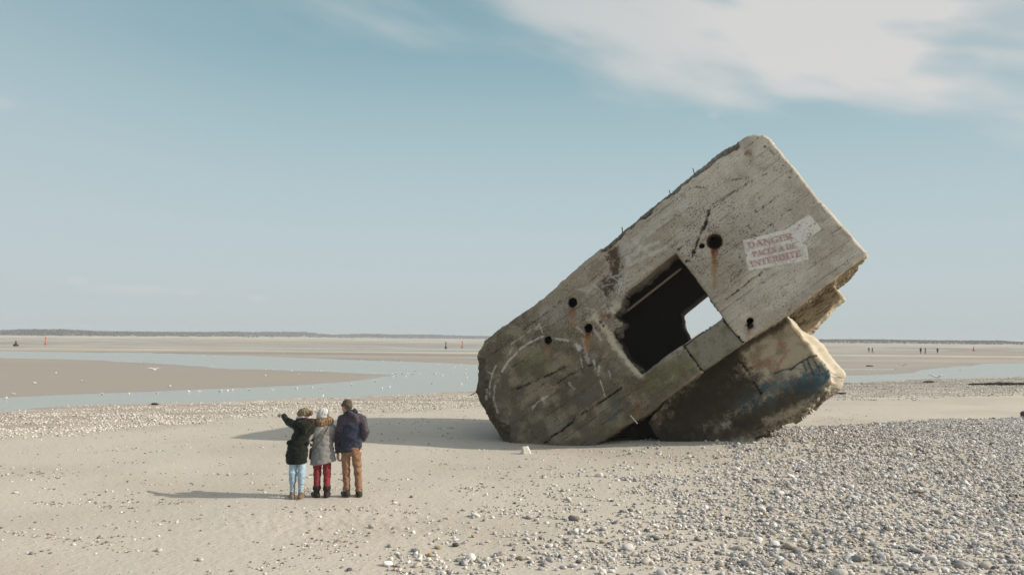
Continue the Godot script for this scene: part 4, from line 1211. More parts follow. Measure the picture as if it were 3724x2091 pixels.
func lower_sd(p: Vector2) -> float:
	return poly_sd(lower_shape, p) + 0.03 * n_mid.get_noise_2d(p.x * 1.3, p.y * 1.3) + 0.03 * n_fine.get_noise_2d(p.x * 0.5, p.y * 0.5) * sstep(2.4, 1.4, p.y)

func lower_block(root: Node3D, mat: Material) -> void:
	var s := Slab.new(Vector2(2.3, -0.4), Vector2(7.9, 4.2), 0.027, lower_sd)
	for y in s.ny:
		for x in s.nx:
			var i := y * s.nx + x
			var e := s.sd[i]
			if e < -0.06:
				continue
			var p := s.at(x, y)
			var f := n_fine.get_noise_2d(p.x + 31.0, p.y)
			var m := n_mid.get_noise_2d(p.x + 31.0, p.y)
			var b := n_big.get_noise_2d(p.x * 1.4 + 31.0, p.y * 1.4)
			var c := Color(0.47, 0.395, 0.29).lerp(Color(0.31, 0.245, 0.165), sstep(-0.25, 0.45, m + 0.5 * b))
			var pit := sstep(0.45, 0.9, n_grit.get_noise_2d(p.x, p.y) + 0.3 * m)
			var depth := 0.016 * pit + 0.012 * m + 0.003 * f
			c = darken(c, 1.0 - 0.5 * pit)
			var r := 0.06 + 0.05 * m
			# the underside edge is broken into lumps
			var broken := sstep(2.1, 1.4, p.y) * sstep(0.24, 0.06, e) * sstep(5.0, 5.5, p.x)
			depth += broken * (0.08 + 0.16 * n_mid.get_noise_2d(p.x * 2.2, p.y * 2.2) + 0.06 * f)
			c = c.lerp(Color(0.42, 0.38, 0.30) if f + m > 0.1 else Color(0.12, 0.10, 0.075), 0.75 * broken)
			if e < r:
				var k := 1.0 - maxf(e, 0.0) / r
				depth += 0.07 * k * k
			s.dep[i] = maxf(depth, -0.04)
			s.col[i] = c
	paint_lines(s, low_red, Color(0.36, 0.13, 0.12), 1.2)
	paint_lines(s, low_dark, Color(0.042, 0.035, 0.026), 0.28, 1.6)
	paint_lines(s, low_blue, Color(0.05, 0.13, 0.175), 0.9)
	paint_lines(s, low_teal, Color(0.025, 0.05, 0.05), 0.3)
	cut_cracks(s, low_cracks)
	s.build(0.45)
	var slant := Vector2(0.25, -0.08)
	s.sides(func(p: Vector2) -> float: return 2.0 if p.x > 4.8 and p.y > 1.5 else 5.5, 0.09,
		func(q: Vector2, z: float, g: Vector2) -> float:
			var low := sstep(2.4, 1.6, q.y)
			return ((0.03 + 0.06 * low) * n_mid.get_noise_3d(q.x, q.y, z) + 0.04 * 0.35 * n_fine.get_noise_3d(q.x, q.y, z) * (1.0 + 1.5 * low) + (0.13 * sstep(1.15, 1.3, z) * sstep(3.3, 2.95, q.y) if g.x > 0.5 else 0.0)) * sstep(0.45, 0.7, z),
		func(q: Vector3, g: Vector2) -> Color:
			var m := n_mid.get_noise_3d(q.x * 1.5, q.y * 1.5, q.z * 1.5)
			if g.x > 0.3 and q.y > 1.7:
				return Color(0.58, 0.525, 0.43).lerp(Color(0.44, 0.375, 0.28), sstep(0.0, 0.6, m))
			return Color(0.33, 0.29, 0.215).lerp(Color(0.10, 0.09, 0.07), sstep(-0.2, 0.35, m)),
		slant)
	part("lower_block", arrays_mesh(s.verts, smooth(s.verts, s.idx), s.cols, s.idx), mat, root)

# added dark slab that keeps light out of the hollow between the two masses
func added_gap_wall(root: Node3D, mat: Material) -> void:
	var s := Slab.new(Vector2(0.3, -0.8), Vector2(4.0, 1.6), 0.08, func(p: Vector2) -> float: return poly_sd(gap_wall_shape, p) + 0.05 * n_mid.get_noise_2d(p.x, p.y))
	for i in s.col.size():
		s.col[i] = Color(0.10, 0.085, 0.065)
	s.build(2.0)
	s.sides(func(_p: Vector2) -> float: return 2.6, 0.3, func(_q: Vector2, _z: float, _g: Vector2) -> float: return 0.0, func(_q: Vector3, _g: Vector2) -> Color: return Color(0.10, 0.085, 0.065))
	part("added_gap_wall", arrays_mesh(s.verts, smooth(s.verts, s.idx), s.cols, s.idx), mat, root)

func beam(root: Node3D, mat: Material) -> void:
	var s := Slab.new(Vector2(4.9, 2.6), Vector2(8.2, 5.2), 0.035, func(p: Vector2) -> float: return poly_sd(beam_shape, p) + 0.03 * n_mid.get_noise_2d(p.x * 1.3 + 9.0, p.y * 1.3) + 0.012 * n_fine.get_noise_2d(p.x, p.y))
	for y in s.ny:
		for x in s.nx:
			var i := y * s.nx + x
			var p := s.at(x, y)
			var al := p.x * board.x + p.y * board.y
			var ac := -p.x * board.y + p.y * board.x
			var f := n_fine.get_noise_2d(al * 0.35, ac * 2.2)
			var m := n_mid.get_noise_2d(al * 0.5, ac * 1.6)
			s.col[i] = Color(0.37, 0.305, 0.20).lerp(Color(0.15, 0.115, 0.07), sstep(0.0, 0.55, m + 0.7 * f + 0.4 * n_grit.get_noise_2d(p.x, p.y)))
			s.dep[i] = 0.03 * sstep(0.0, 0.6, f) + 0.03 * m + 0.05 * pow(1.0 - clampf(s.sd[i] / 0.07, 0.0, 1.0), 2.0)
	s.build(1.3)
	s.sides(func(_p: Vector2) -> float: return 2.4, 0.12,
		func(q: Vector2, z: float, _g: Vector2) -> float: return 0.06 * n_mid.get_noise_3d(q.x, q.y, z),
		func(q: Vector3, _g: Vector2) -> Color: return Color(0.55, 0.49, 0.38), Vector2(0.12, 0.0))
	part("broken_beam", arrays_mesh(s.verts, smooth(s.verts, s.idx), s.cols, s.idx), mat, root)

# the warning painted on the wall: a worn white patch with stencilled letters, struck twice
func warning(root: Node3D) -> void:
	var s := Slab.new(Vector2(4.9, 4.5), Vector2(7.4, 6.6), 0.018, func(p: Vector2) -> float:
		var e := poly_sd(sign_shape, p)
		var worn := n_fine.get_noise_2d(p.x * 1.3 + 3.0, p.y * 1.3) + 0.45 * n_mid.get_noise_2d(p.x * 1.2, p.y * 1.2)
		return minf(e + 0.015 * n_fine.get_noise_2d(p.x, p.y), 0.56 - worn - 0.16 * sstep(6.3, 6.9, p.x)), 2)
	for y in s.ny:
		for x in s.nx:
			var i := y * s.nx + x
			var p := s.at(x, y)
			var m := n_mid.get_noise_2d(p.x * 0.7, p.y * 0.7) + 0.6 * n_fine.get_noise_2d(p.x * 0.9, p.y * 0.9)
			s.col[i] = Color(0.70, 0.675, 0.635).lerp(Color(0.56, 0.53, 0.49), sstep(-0.2, 0.5, m))
			s.dep[i] = -0.008
	s.build()
	var sheet := part("painted_warning", arrays_mesh(s.verts, PackedVector3Array(), s.cols, s.idx), mat_vertex(0.85), root)
	sheet.mesh = arrays_mesh(s.verts, smooth(s.verts, s.idx), s.cols, s.idx)
	sheet.set_meta("label", "worn white painted patch with red stencilled warning")
	var font := SystemFont.new()
	font.font_names = PackedStringArray(["Droid Serif"])
	font.font_weight = 700
	var red := mat_plain(lin(0.45, 0.26, 0.235), 0.9)
	var pale := mat_plain(lin(0.58, 0.46, 0.43), 0.9)
	var worn := noise_tex(0.05, 3, 65, Color(1, 1, 1, 0), Color(1, 1, 1, 1), 256)
	for m in [red, pale]:
		m.albedo_texture = worn
		m.uv1_triplanar = true
		m.uv1_scale = Vector3.ONE * 1.2
		m.transparency = BaseMaterial3D.TRANSPARENCY_ALPHA_SCISSOR
		m.alpha_scissor_threshold = 0.42
	# baseline starts, lengths, slants and heights measured on the wall
	var rows := [["DANGER", Vector2(5.209, 5.392), 1.157, 0.1993, 0.165], ["PACES A DE", Vector2(5.326, 5.161), 1.123, 0.1953, 0.150], ["INTERDITE", Vector2(5.282, 4.890), 1.285, 0.2108, 0.165]]
	for r in rows:
		for strike in 2:
			var tm := TextMesh.new()
			tm.text = r[0]
			tm.font = font
			tm.font_size = 32
			tm.pixel_size = 0.01
			tm.depth = 0.004
			tm.horizontal_alignment = HORIZONTAL_ALIGNMENT_LEFT
			tm.vertical_alignment = VERTICAL_ALIGNMENT_BOTTOM
			var box := tm.get_aabb()
			var b := Basis(Vector3.BACK, r[3])
			var sx: float = r[2] / maxf(box.size.x, 0.01)
			var sy: float = r[4] / maxf(box.size.y, 0.01)
			var shift := Vector3(0.035, 0.01, 0.0) if strike else Vector3.ZERO
			var o := part("lettering", tm, pale if strike else red, sheet)
			o.transform = Transform3D(b * Basis.from_scale(Vector3(sx, sy, 1.0)), Vector3(r[1].x, r[1].y, 0.0105 + 0.002 * (1 - strike)) + shift - b * Vector3(box.position.x * sx, box.position.y * sy, 0.0))

# bits of reinforcement that stick out of the roof edge and the broken corners
func iron(root: Node3D) -> void:
	var m := mat_plain(lin(0.07, 0.045, 0.035), 0.8)
	for r in [[Vector3(3.80, 7.50, -0.2), Vector3(3.75, 7.72, -0.2), 0.012], [Vector3(3.14, 6.97, -0.2), Vector3(3.10, 7.13, -0.2), 0.012], [Vector3(1.80, 5.92, -0.2), Vector3(1.78, 6.14, -0.18), 0.014], [Vector3(-2.5, 1.42, -0.3), Vector3(-2.72, 1.27, -0.2), 0.012], [Vector3(7.3, 3.95, -1.6), Vector3(7.27, 3.75, -1.6), 0.008]]:
		part("reinforcing_rod", rod(r[0], r[1], r[2]), m, root)
	part("white_stick", rod(Vector3(2.09, 0.90, 0.03), Vector3(2.30, 0.68, 0.10), 0.016), mat_plain(lin(0.55, 0.52, 0.46), 0.8), root)

func rod(a: Vector3, b: Vector3, r: float) -> ArrayMesh:
	var st := SurfaceTool.new()
	var c := CylinderMesh.new()
	c.top_radius = r
	c.bottom_radius = r
	c.height = a.distance_to(b)
	c.radial_segments = 8
	c.rings = 0
	var d := (b - a).normalized()
	var side := d.cross(Vector3(0.3, 0.2, 0.9)).normalized()
	st.append_from(c, 0, Transform3D(Basis(side, d, side.cross(d)), (a + b) * 0.5))
	return st.commit()

# lumps of broken concrete still hanging on the left jamb
func loose_lumps(root: Node3D, _mat: Material) -> void:
	var m := mat_plain(lin(0.27, 0.245, 0.195), 0.95)
	m.albedo_texture = noise_tex(0.03, 4, 64, Color(0.35, 0.35, 0.35), Color(1, 1, 1), 256)
	m.uv1_triplanar = true
	m.uv1_scale = Vector3.ONE * 0.8
	for l in [[1.67, 3.29, -0.25, 0.25], [1.58, 3.48, -0.2, 0.15], [1.72, 3.11, -0.4, 0.16], [2.18, 2.15, -0.3, 0.14], [2.32, 2.09, -0.35, 0.12], [2.09, 2.25, -0.25, 0.1], [1.45, 3.60, -0.08, 0.13], [1.22, 3.45, -0.02, 0.08], [1.32, 3.33, -0.03, 0.07]]:
		var o := part("broken_lump", stone_mesh(int(l[0] * 100), 0.4, 0.85, 2, 0.35), m, root, Vector3(l[0], l[1], l[2]))
		o.scale = Vector3.ONE * float(l[3])
		o.rotation = Vector3(l[0] * 3.0, l[1] * 2.0, 0.5)

# ---------------------------------------------------------------- people
func cloth(rough := 0.9) -> StandardMaterial3D:
	var m := mat_vertex(rough, 0.25)
	m.rim_enabled = true
	m.rim = 0.25
	m.rim_tint = 0.6
	return m

# a head turned by yaw, chin towards -z at yaw 0, its centre at c
func head(c: Vector3, yaw: float, hair: Color) -> ArrayMesh:
	var b := Basis(Vector3.UP, yaw)
	var v := Vox.new(c - Vector3(0.15, 0.20, 0.15), c + Vector3(0.15, 0.16, 0.15), 0.005)
	v.ball(c + b * Vector3(0, 0.025, 0.012), Vector3(0.077, 0.092, 0.094), 0.0)
	v.bone(c + b * Vector3(0, -0.03, -0.035), c + b * Vector3(0, -0.085, -0.058), 0.062, 0.032, 0.05)
	v.bone(c + b * Vector3(0, -0.06, 0.02), c + b * Vector3(0, -0.19, 0.035), 0.052, 0.056, 0.04)
	v.bone(c + b * Vector3(0, 0.005, -0.088), c + b * Vector3(0, -0.03, -0.108), 0.009, 0.015, 0.015)
	for s in [-1, 1]:
		v.bone(c + b * Vector3(0.076 * s, 0.012, 0.012), c + b * Vector3(0.074 * s, -0.022, 0.004), 0.016, 0.010, 0.01)
		v.bone(c + b * Vector3(0.045 * s, 0.022, -0.074), c + b * Vector3(0.018 * s, 0.022, -0.085), 0.010, 0.010, 0.015)
		v.carve(c + b * Vector3(0.033 * s, 0.002, -0.101), c + b * Vector3(0.031 * s, 0.002, -0.1), 0.014)
		v.ball(c + b * Vector3(0.032 * s, 0.002, -0.079), Vector3.ONE * 0.012, 0.0)
	v.bone(c + b * Vector3(-0.020, -0.058, -0.088), c + b * Vector3(0.020, -0.058, -0.088), 0.008, 0.008, 0.01)
	var inv := b.inverse()
	return v.mesh(func(p: Vector3) -> Color:
		var q := inv * (p - c)
		if q.y > -0.06 and q.z > -0.02 - q.y * 0.6 and absf(q.x) < 0.09 and q.y > 0.0 - q.z * 0.8:
			return hair
		if q.z < -0.084 and absf(q.y + 0.058) < 0.007 and absf(q.x) < 0.022:
			return Color(0.35, 0.14, 0.12)
		if absf(q.y - 0.002) < 0.007 and absf(absf(q.x) - 0.032) < 0.012 and q.z < -0.07:
			return Color(0.08, 0.06, 0.05)
		return Color(0.50, 0.30, 0.22))

# a hand with palm, four unequal bent fingers and a thumb from the side of the palm; out: where the fingers point, back: the back of the hand
func hand(at: Vector3, out: Vector3, back: Vector3, side: float, curl: Array, skin: Color, fat := 1.0) -> ArrayMesh:
	out = out.normalized()
	var across := out.cross(back).normalized() * side
	back = across.cross(out).normalized() * side
	var v := Vox.new(at - Vector3.ONE * 0.21, at + Vector3.ONE * 0.21, 0.006)
	for k in 4:
		v.bone(at + across * (0.026 - 0.017 * k) * 0.6, at + out * 0.08 + across * (0.029 - 0.019 * k), 0.016 * fat, 0.012 * fat, 0.02)
	for k in 4:
		var p := at + out * (0.084 - 0.004 * absf(k - 1.0)) + across * (0.031 - 0.0205 * k)
		var d := out
		var lengths := [0.036, 0.041, 0.038, 0.030]
		for j in 3:
			d = d.rotated(out.cross(-back).normalized(), float(curl[k]) * (0.7 + 0.3 * j))
			var e: Vector3 = p + d * float(lengths[k]) * (1.0 - 0.22 * j)
			v.bone(p, e, (0.0100 - 0.0008 * j) * fat, (0.0094 - 0.001 * j) * fat, 0.004)
			p = e
	var t0 := at + across * 0.022 + out * 0.015
	var t1 := t0 + (across * 0.8 + out * 0.6 - back * 0.3).normalized() * 0.042
	var t2 := t1 + (across * 0.25 + out * 0.9 - back * 0.4).normalized() * 0.034
	v.bone(t0, t1, 0.014 * fat, 0.0115 * fat, 0.012)
	v.bone(t1, t2, 0.0112 * fat, 0.0095 * fat, 0.005)
	return v.mesh(func(_p: Vector3) -> Color: return skin)

# the skin under the clothes, one continuous figure: joints are [hip_l, knee_l, ankle_l, hip_r, knee_r, ankle_r, pelvis, chest, neck, sho_l, elb_l, wri_l, sho_r, elb_r, wri_r]
func body_mesh(j: Array, g: float, skin: Color, extra: Array) -> ArrayMesh:
	var lo := Vector3(9, 9, 9)
	var hi := -lo
	for p in j:
		lo = lo.min(p)
		hi = hi.max(p)
	var v := Vox.new(lo - Vector3(0.16, 0.14, 0.16), hi + Vector3(0.16, 0.14, 0.16), 0.016)
	v.bone(j[6], j[7], 0.115 * g, 0.125 * g, 0.05, 0.8, 1.15)
	v.bone(j[7], j[8], 0.085 * g, 0.05 * g, 0.06)
	for k in 2:
		var s := k * 3
		v.bone(j[6], j[s], 0.10 * g, 0.09 * g, 0.05)
		v.bone(j[s], j[s + 1], 0.075 * g, 0.052 * g, 0.04)
		v.bone(j[s + 1], j[s + 2], 0.05 * g, 0.034 * g, 0.03)
		v.bone(j[s + 2] + Vector3(0, -0.03, 0.02), j[s + 2] + Vector3(0, -0.06, -0.13), 0.034, 0.026, 0.03)
		v.bone(j[7], j[9 + s], 0.07 * g, 0.055 * g, 0.05)
		v.bone(j[9 + s], j[10 + s], 0.046 * g, 0.037 * g, 0.03)
		v.bone(j[10 + s], j[11 + s], 0.036 * g, 0.026 * g, 0.02)
	var st := SurfaceTool.new()
	st.append_from(v.mesh(func(_p: Vector3) -> Color: return skin), 0, Transform3D())
	for e in extra:
		st.append_from(e, 0, Transform3D())
	return st.commit()

func boot(v: Vox, ankle: Vector3, dir: Vector3, w: float, shaft: float) -> void:
	dir = dir.normalized()
	var heel := Vector3(ankle.x, 0.045, ankle.z) - dir * 0.035
	v.bone(heel, heel + dir * 0.10, 0.046 * w, 0.045 * w, 0.02)
	v.bone(heel + dir * 0.10, heel + dir * 0.205, 0.045 * w, 0.036 * w, 0.02)
	v.bone(Vector3(ankle.x, 0.05, ankle.z), Vector3(ankle.x, shaft, ankle.z), 0.046 * w, 0.050 * w, 0.03)
	v.cut(Vector3.ZERO, Vector3.DOWN)

func shoe_colour(upper: Color, sole: Color, sole_h: float) -> Callable:
	return func(p: Vector3) -> Color: return sole if p.y < sole_h else upper

func people() -> void:
	var folds := noise(FastNoiseLite.TYPE_SIMPLEX_SMOOTH, 7.0, 2, 71)
	var fur := noise(FastNoiseLite.TYPE_SIMPLEX_SMOOTH, 45.0, 2, 72)
	woman_pointing(folds, fur)
	woman_grey(folds, fur)
	man(folds)

func woman_pointing(folds: FastNoiseLite, fur: FastNoiseLite) -> void:
	var x0 := -3.90
	var z0 := -14.83
	var root := thing("person", "person in dark green parka and light blue jeans, arm stretched out pointing left", "person", Vector3(x0, lie(x0, z0).x - 0.008, z0))
	var skin := Color(0.50, 0.30, 0.22)
	var sho_l := Vector3(-0.045, 1.335, 0.0)
	var elb_l := Vector3(-0.215, 1.385, -0.13)
	var wri_l := Vector3(-0.345, 1.475, -0.26)
	var sho_r := Vector3(0.225, 1.31, -0.01)
	var elb_r := Vector3(0.215, 1.09, -0.20)
	var wri_r := Vector3(0.15, 1.14, -0.27)
	var j := [Vector3(-0.07, 0.86, 0), Vector3(-0.072, 0.47, -0.01), Vector3(-0.072, 0.10, 0.01), Vector3(0.09, 0.86, 0), Vector3(0.086, 0.47, -0.01), Vector3(0.086, 0.10, 0.02), Vector3(0.005, 0.93, 0), Vector3(0.10, 1.27, 0), Vector3(0.10, 1.42, -0.01), sho_l, elb_l, wri_l, sho_r, elb_r, wri_r]
	var glove := Color(0.36, 0.33, 0.29)
	var point := hand(wri_l + Vector3(-0.02, 0.012, -0.02), Vector3(-0.8, 0.25, -0.75), Vector3(0.2, 0.9, 0.1), 1.0, [0.05, 1.0, 1.15, 1.2], glove, 1.25)
	part("body", body_mesh(j, 0.95, skin, [head(Vector3(0.10, 1.525, -0.03), 0.35, Color(0.12, 0.08, 0.05)), hand(wri_r, Vector3(-0.5, 0.1, -0.4), Vector3(0, 0.4, -1), -1.0, [0.4, 0.45, 0.5, 0.5], skin)]), mat_vertex(0.6), root)
	part("glove", point, cloth(), root)
	# jeans
	var v := Vox.new(Vector3(-0.24, 0.03, -0.2), Vector3(0.26, 0.98, 0.2), 0.011)
	v.bone(Vector3(0.0, 0.9, 0.01), Vector3(0.02, 0.86, 0.01), 0.13, 0.13, 0.0, 0.85, 1.1)
	for s in 2:
		var k := s * 3
		v.bone(j[k], j[k + 1], 0.088, 0.066, 0.03)
		v.bone(j[k + 1] + Vector3(0, 0, 0.015), j[k + 1] + Vector3(0, -0.14, 0.02), 0.064, 0.062, 0.03)
		v.bone(j[k + 1], j[k + 2] - Vector3(0, 0.0, 0), 0.062, 0.044, 0.02)
	v.wrinkle(folds, 0.010, Vector3(1.2, 3.2, 1.2))
	v.cut(Vector3(0, 0.088, 0), Vector3.DOWN)
	part("jeans", v.mesh(func(p: Vector3) -> Color: return Color(0.32, 0.43, 0.53) * (0.85 + 0.25 * sstep(0.3, 0.0, absf(p.y - 0.62)) + 0.35 * folds.get_noise_3dv(p * Vector3(1.5, 4, 1.5)))), cloth(), root)
	# ankle boots
	for s in 2:
		var b := Vox.new(Vector3(-0.22, -0.02, -0.32), Vector3(0.24, 0.2, 0.16), 0.009)
		boot(b, j[s * 3 + 2], Vector3(-0.25 + 0.3 * s, 0, -1), 0.95, 0.125)
		part("boot", b.mesh(shoe_colour(Color(0.17, 0.125, 0.085), Color(0.30, 0.23, 0.16), 0.03)), cloth(0.7), root)
	# parka
	v = Vox.new(Vector3(-0.46, 0.60, -0.46), Vector3(0.44, 1.56, 0.26), 0.012)
	v.bone(Vector3(-0.005, 0.70, 0.0), Vector3(0.005, 0.86, 0.01), 0.196, 0.186, 0.0, 0.72)
	v.bone(Vector3(0.005, 0.86, 0.01), Vector3(0.035, 1.06, 0.01), 0.180, 0.148, 0.04, 0.78)
	v.bone(Vector3(0.035, 1.06, 0.01), Vector3(0.11, 1.28, 0.0), 0.148, 0.152, 0.05, 0.78)
	v.bone(sho_l + Vector3(0.045, 0.0, 0), sho_r + Vector3(-0.03, 0, 0), 0.088, 0.088, 0.06)
	v.bone(sho_l, elb_l, 0.082, 0.068, 0.03)
	v.bone(elb_l, wri_l + Vector3(0.012, -0.003, 0.01), 0.066, 0.052, 0.02)
	v.bone(sho_r, elb_r, 0.085, 0.072, 0.03)
	v.bone(elb_r, wri_r, 0.068, 0.052, 0.02)
	v.bone(Vector3(0.03, 1.40, -0.02), Vector3(0.19, 1.40, -0.02), 0.075, 0.075, 0.04)
	# the hood hanging down the back
	v.bone(Vector3(0.08, 1.38, 0.12), Vector3(0.20, 1.36, 0.12), 0.06, 0.065, 0.02)
	v.bone(Vector3(0.15, 1.34, 0.14), Vector3(0.165, 1.24, 0.14), 0.065, 0.035, 0.03)
	# belt line drawn in, pocket flaps
	v.wrinkle(folds, 0.013, Vector3(0.6, 1.3, 0.6))
	v.wrinkle(folds, 0.004, Vector3(1.6, 3.0, 1.6))
	v.bone(Vector3(-0.17, 0.80, 0.06), Vector3(-0.18, 0.78, -0.02), 0.03, 0.03, 0.03)
	v.bone(Vector3(-0.14, 1.025, 0.05), Vector3(0.19, 1.03, 0.06), 0.05, 0.05, 0.02)
	v.cut(Vector3(0, 0.655, 0), Vector3(0.05, -1, -0.12), -1.0, 0.78)
	part("parka", v.mesh(func(p: Vector3) -> Color: return Color(0.013, 0.0155, 0.012) * (1.0 + 0.5 * folds.get_noise_3dv(p * 2.0))), cloth(0.75), root)
	# wine red lining of the collar
	v = Vox.new(Vector3(-0.10, 1.33, -0.2), Vector3(0.34, 1.56, 0.2), 0.010)
	v.bone(Vector3(0.02, 1.425, 0.03), Vector3(0.12, 1.44, 0.07), 0.055, 0.052, 0.0)
	v.bone(Vector3(0.12, 1.44, 0.07), Vector3(0.24, 1.41, 0.03), 0.052, 0.055, 0.02)
	v.bone(Vector3(0.02, 1.425, 0.03), Vector3(0.01, 1.42, -0.08), 0.05, 0.045, 0.02)
	v.bone(Vector3(0.24, 1.41, 0.03), Vector3(0.26, 1.41, -0.08), 0.05, 0.045, 0.02)
	v.wrinkle(folds, 0.012, Vector3(2, 2, 2))
	part("hood_lining", v.mesh(func(_p: Vector3) -> Color: return Color(0.035, 0.017, 0.017)), cloth(), root)
	v = Vox.new(Vector3(-0.10, 1.40, -0.2), Vector3(0.30, 1.56, 0.16), 0.010)
	v.bone(Vector3(0.01, 1.475, 0.0), Vector3(0.10, 1.487, 0.05), 0.038, 0.036, 0.0)
	v.bone(Vector3(0.10, 1.487, 0.05), Vector3(0.20, 1.475, 0.01), 0.036, 0.036, 0.01)
	v.bone(Vector3(-0.01, 1.47, 0.0), Vector3(-0.03, 1.42, -0.06), 0.034, 0.034, 0.01)
	v.wrinkle(fur, 0.008)
	part("scarf", v.mesh(func(_p: Vector3) -> Color: return Color(0.52, 0.50, 0.47)), cloth(), root)
	# khaki knitted hat with a bobble
	v = Vox.new(Vector3(-0.08, 1.45, -0.2), Vector3(0.34, 1.70, 0.18), 0.008)
	v.bone(Vector3(0.075, 1.545, -0.03), Vector3(0.115, 1.565, -0.01), 0.102, 0.094, 0.0)
	v.bone(Vector3(0.115, 1.56, 0.0), Vector3(0.205, 1.565, 0.03), 0.075, 0.05, 0.03)
	v.wrinkle(folds, 0.014, Vector3(3, 2, 3))
	v.wrinkle(fur, 0.003)
	v.cut(Vector3(0.08, 1.495, 0), Vector3(0.12, -1, 0.05))
	var hat := part("knitted_hat", v.mesh(func(p: Vector3) -> Color: return Color(0.175, 0.148, 0.09) * (1.0 + 0.5 * fur.get_noise_3dv(p * 0.6))), cloth(), root)
	v = Vox.new(Vector3(0.14, 1.48, -0.06), Vector3(0.32, 1.65, 0.14), 0.007)
	v.ball(Vector3(0.235, 1.565, 0.04), Vector3(0.044, 0.046, 0.044), 0.0)
	v.wrinkle(fur, 0.016)
	part("bobble", v.mesh(func(p: Vector3) -> Color: return Color(0.17, 0.085, 0.05) * (1.0 + 0.9 * fur.get_noise_3dv(p))), cloth(), hat)

func woman_grey(folds: FastNoiseLite, fur: FastNoiseLite) -> void:
	var x0 := -3.49
	var z0 := -14.98
	var root := thing("person", "person in grey parka with brown fur collar, dark red trousers and pale woolly hat", "person", Vector3(x0, lie(x0, z0).x - 0.008, z0))
	var skin := Color(0.50, 0.30, 0.22)
	var sho_l := Vector3(-0.125, 1.255, 0.0)
	var elb_l := Vector3(-0.245, 1.075, 0.10)
	var wri_l := Vector3(-0.15, 1.30, -0.20)
	var sho_r := Vector3(0.175, 1.265, -0.01)
	var elb_r := Vector3(0.20, 1.06, -0.12)
	var wri_r := Vector3(0.06, 1.33, -0.22)
	var j := [Vector3(-0.075, 0.82, 0), Vector3(-0.074, 0.45, -0.01), Vector3(-0.072, 0.10, 0.01), Vector3(0.095, 0.82, 0), Vector3(0.105, 0.45, -0.01), Vector3(0.115, 0.10, 0.02), Vector3(0.01, 0.88, 0), Vector3(0.02, 1.20, 0), Vector3(0.015, 1.36, -0.01), sho_l, elb_l, wri_l, sho_r, elb_r, wri_r]
	var glove := Color(0.05, 0.035, 0.03)
	part("body", body_mesh(j, 0.95, skin, [head(Vector3(0.01, 1.465, -0.03), 0.1, Color(0.25, 0.2, 0.15))]), mat_vertex(0.6), root)
	part("glove", hand(wri_l, Vector3(0.35, 0.75, -0.3), Vector3(-0.6, 0.3, 0.6), 1.0, [0.5, 0.55, 0.6, 0.6], glove, 1.2), cloth(), root)
	part("glove", hand(wri_r, Vector3(-0.25, 0.8, -0.3), Vector3(0.6, 0.3, 0.6), -1.0, [0.5, 0.55, 0.6, 0.6], glove, 1.2), cloth(), root)
	# dark red trousers
	var v := Vox.new(Vector3(-0.24, 0.10, -0.2), Vector3(0.28, 0.94, 0.2), 0.011)
	v.bone(Vector3(0.0, 0.86, 0.01), Vector3(0.02, 0.83, 0.01), 0.14, 0.14, 0.0, 0.85, 1.1)
	for s in 2:
		var k := s * 3
		v.bone(j[k], j[k + 1], 0.090, 0.068, 0.03)
		v.bone(j[k + 1], j[k + 2] + Vector3(0, 0.06, 0), 0.068, 0.062, 0.02)
	v.wrinkle(folds, 0.012, Vector3(1.2, 2.6, 1.2))
	v.cut(Vector3(0, 0.175, 0), Vector3.DOWN)
	part("trousers", v.mesh(func(p: Vector3) -> Color: return Color(0.21, 0.038, 0.045) * (1.0 + 0.4 * folds.get_noise_3dv(p * 2.0))), cloth(), root)
	for s in 2:
		var b := Vox.new(Vector3(-0.34, -0.02, -0.32), Vector3(0.34, 0.26, 0.16), 0.009)
		boot(b, j[s * 3 + 2], Vector3(-0.75 + 0.75 * s, 0, -1), 1.12, 0.17)
		var bt := part("boot", b.mesh(shoe_colour(Color(0.028, 0.022, 0.02), Color(0.02, 0.017, 0.015), 0.025)), cloth(0.6), root)
		var a: Vector3 = j[s * 3 + 2]
		b = Vox.new(a + Vector3(-0.12, 0.0, -0.12), a + Vector3(0.12, 0.16, 0.12), 0.009)
		b.bone(a + Vector3(-0.002, 0.075, 0), a + Vector3(0.002, 0.09, 0), 0.066, 0.066, 0.0, 1.0, 1.05)
		b.wrinkle(fur, 0.022)
		part("fur_cuff", b.mesh(func(_p: Vector3) -> Color: return Color(0.03, 0.024, 0.022)), cloth(), bt)
	# grey parka, flaring towards the hem
	v = Vox.new(Vector3(-0.36, 0.56, -0.34), Vector3(0.42, 1.46, 0.30), 0.012)
	v.bone(Vector3(0.02, 0.60, 0.01), Vector3(0.015, 0.84, 0.01), 0.235, 0.19, 0.0, 0.72)
	v.bone(Vector3(0.26, 0.66, 0.05), Vector3(0.13, 0.90, 0.03), 0.035, 0.08, 0.06, 0.7)
	v.bone(Vector3(0.015, 0.84, 0.01), Vector3(0.015, 1.02, 0.01), 0.19, 0.168, 0.04, 0.76)
	v.bone(Vector3(0.015, 1.02, 0.01), Vector3(0.03, 1.22, 0.0), 0.168, 0.165, 0.05, 0.78)
	v.bone(sho_l + Vector3(0.045, 0, 0), sho_r + Vector3(-0.035, 0, 0), 0.085, 0.085, 0.06)
	v.bone(sho_l, elb_l, 0.078, 0.072, 0.03)
	v.bone(elb_l, wri_l, 0.070, 0.056, 0.02)
	v.bone(sho_r, elb_r, 0.080, 0.072, 0.03)
	v.bone(elb_r, wri_r, 0.070, 0.056, 0.02)
	v.wrinkle(folds, 0.014, Vector3(0.8, 1.3, 0.8))
	v.wrinkle(folds, 0.004, Vector3(1.8, 3.0, 1.8))
	v.cut(Vector3(0, 0.635, 0), Vector3(0.16, -1, -0.10), -1.0, 0.8)
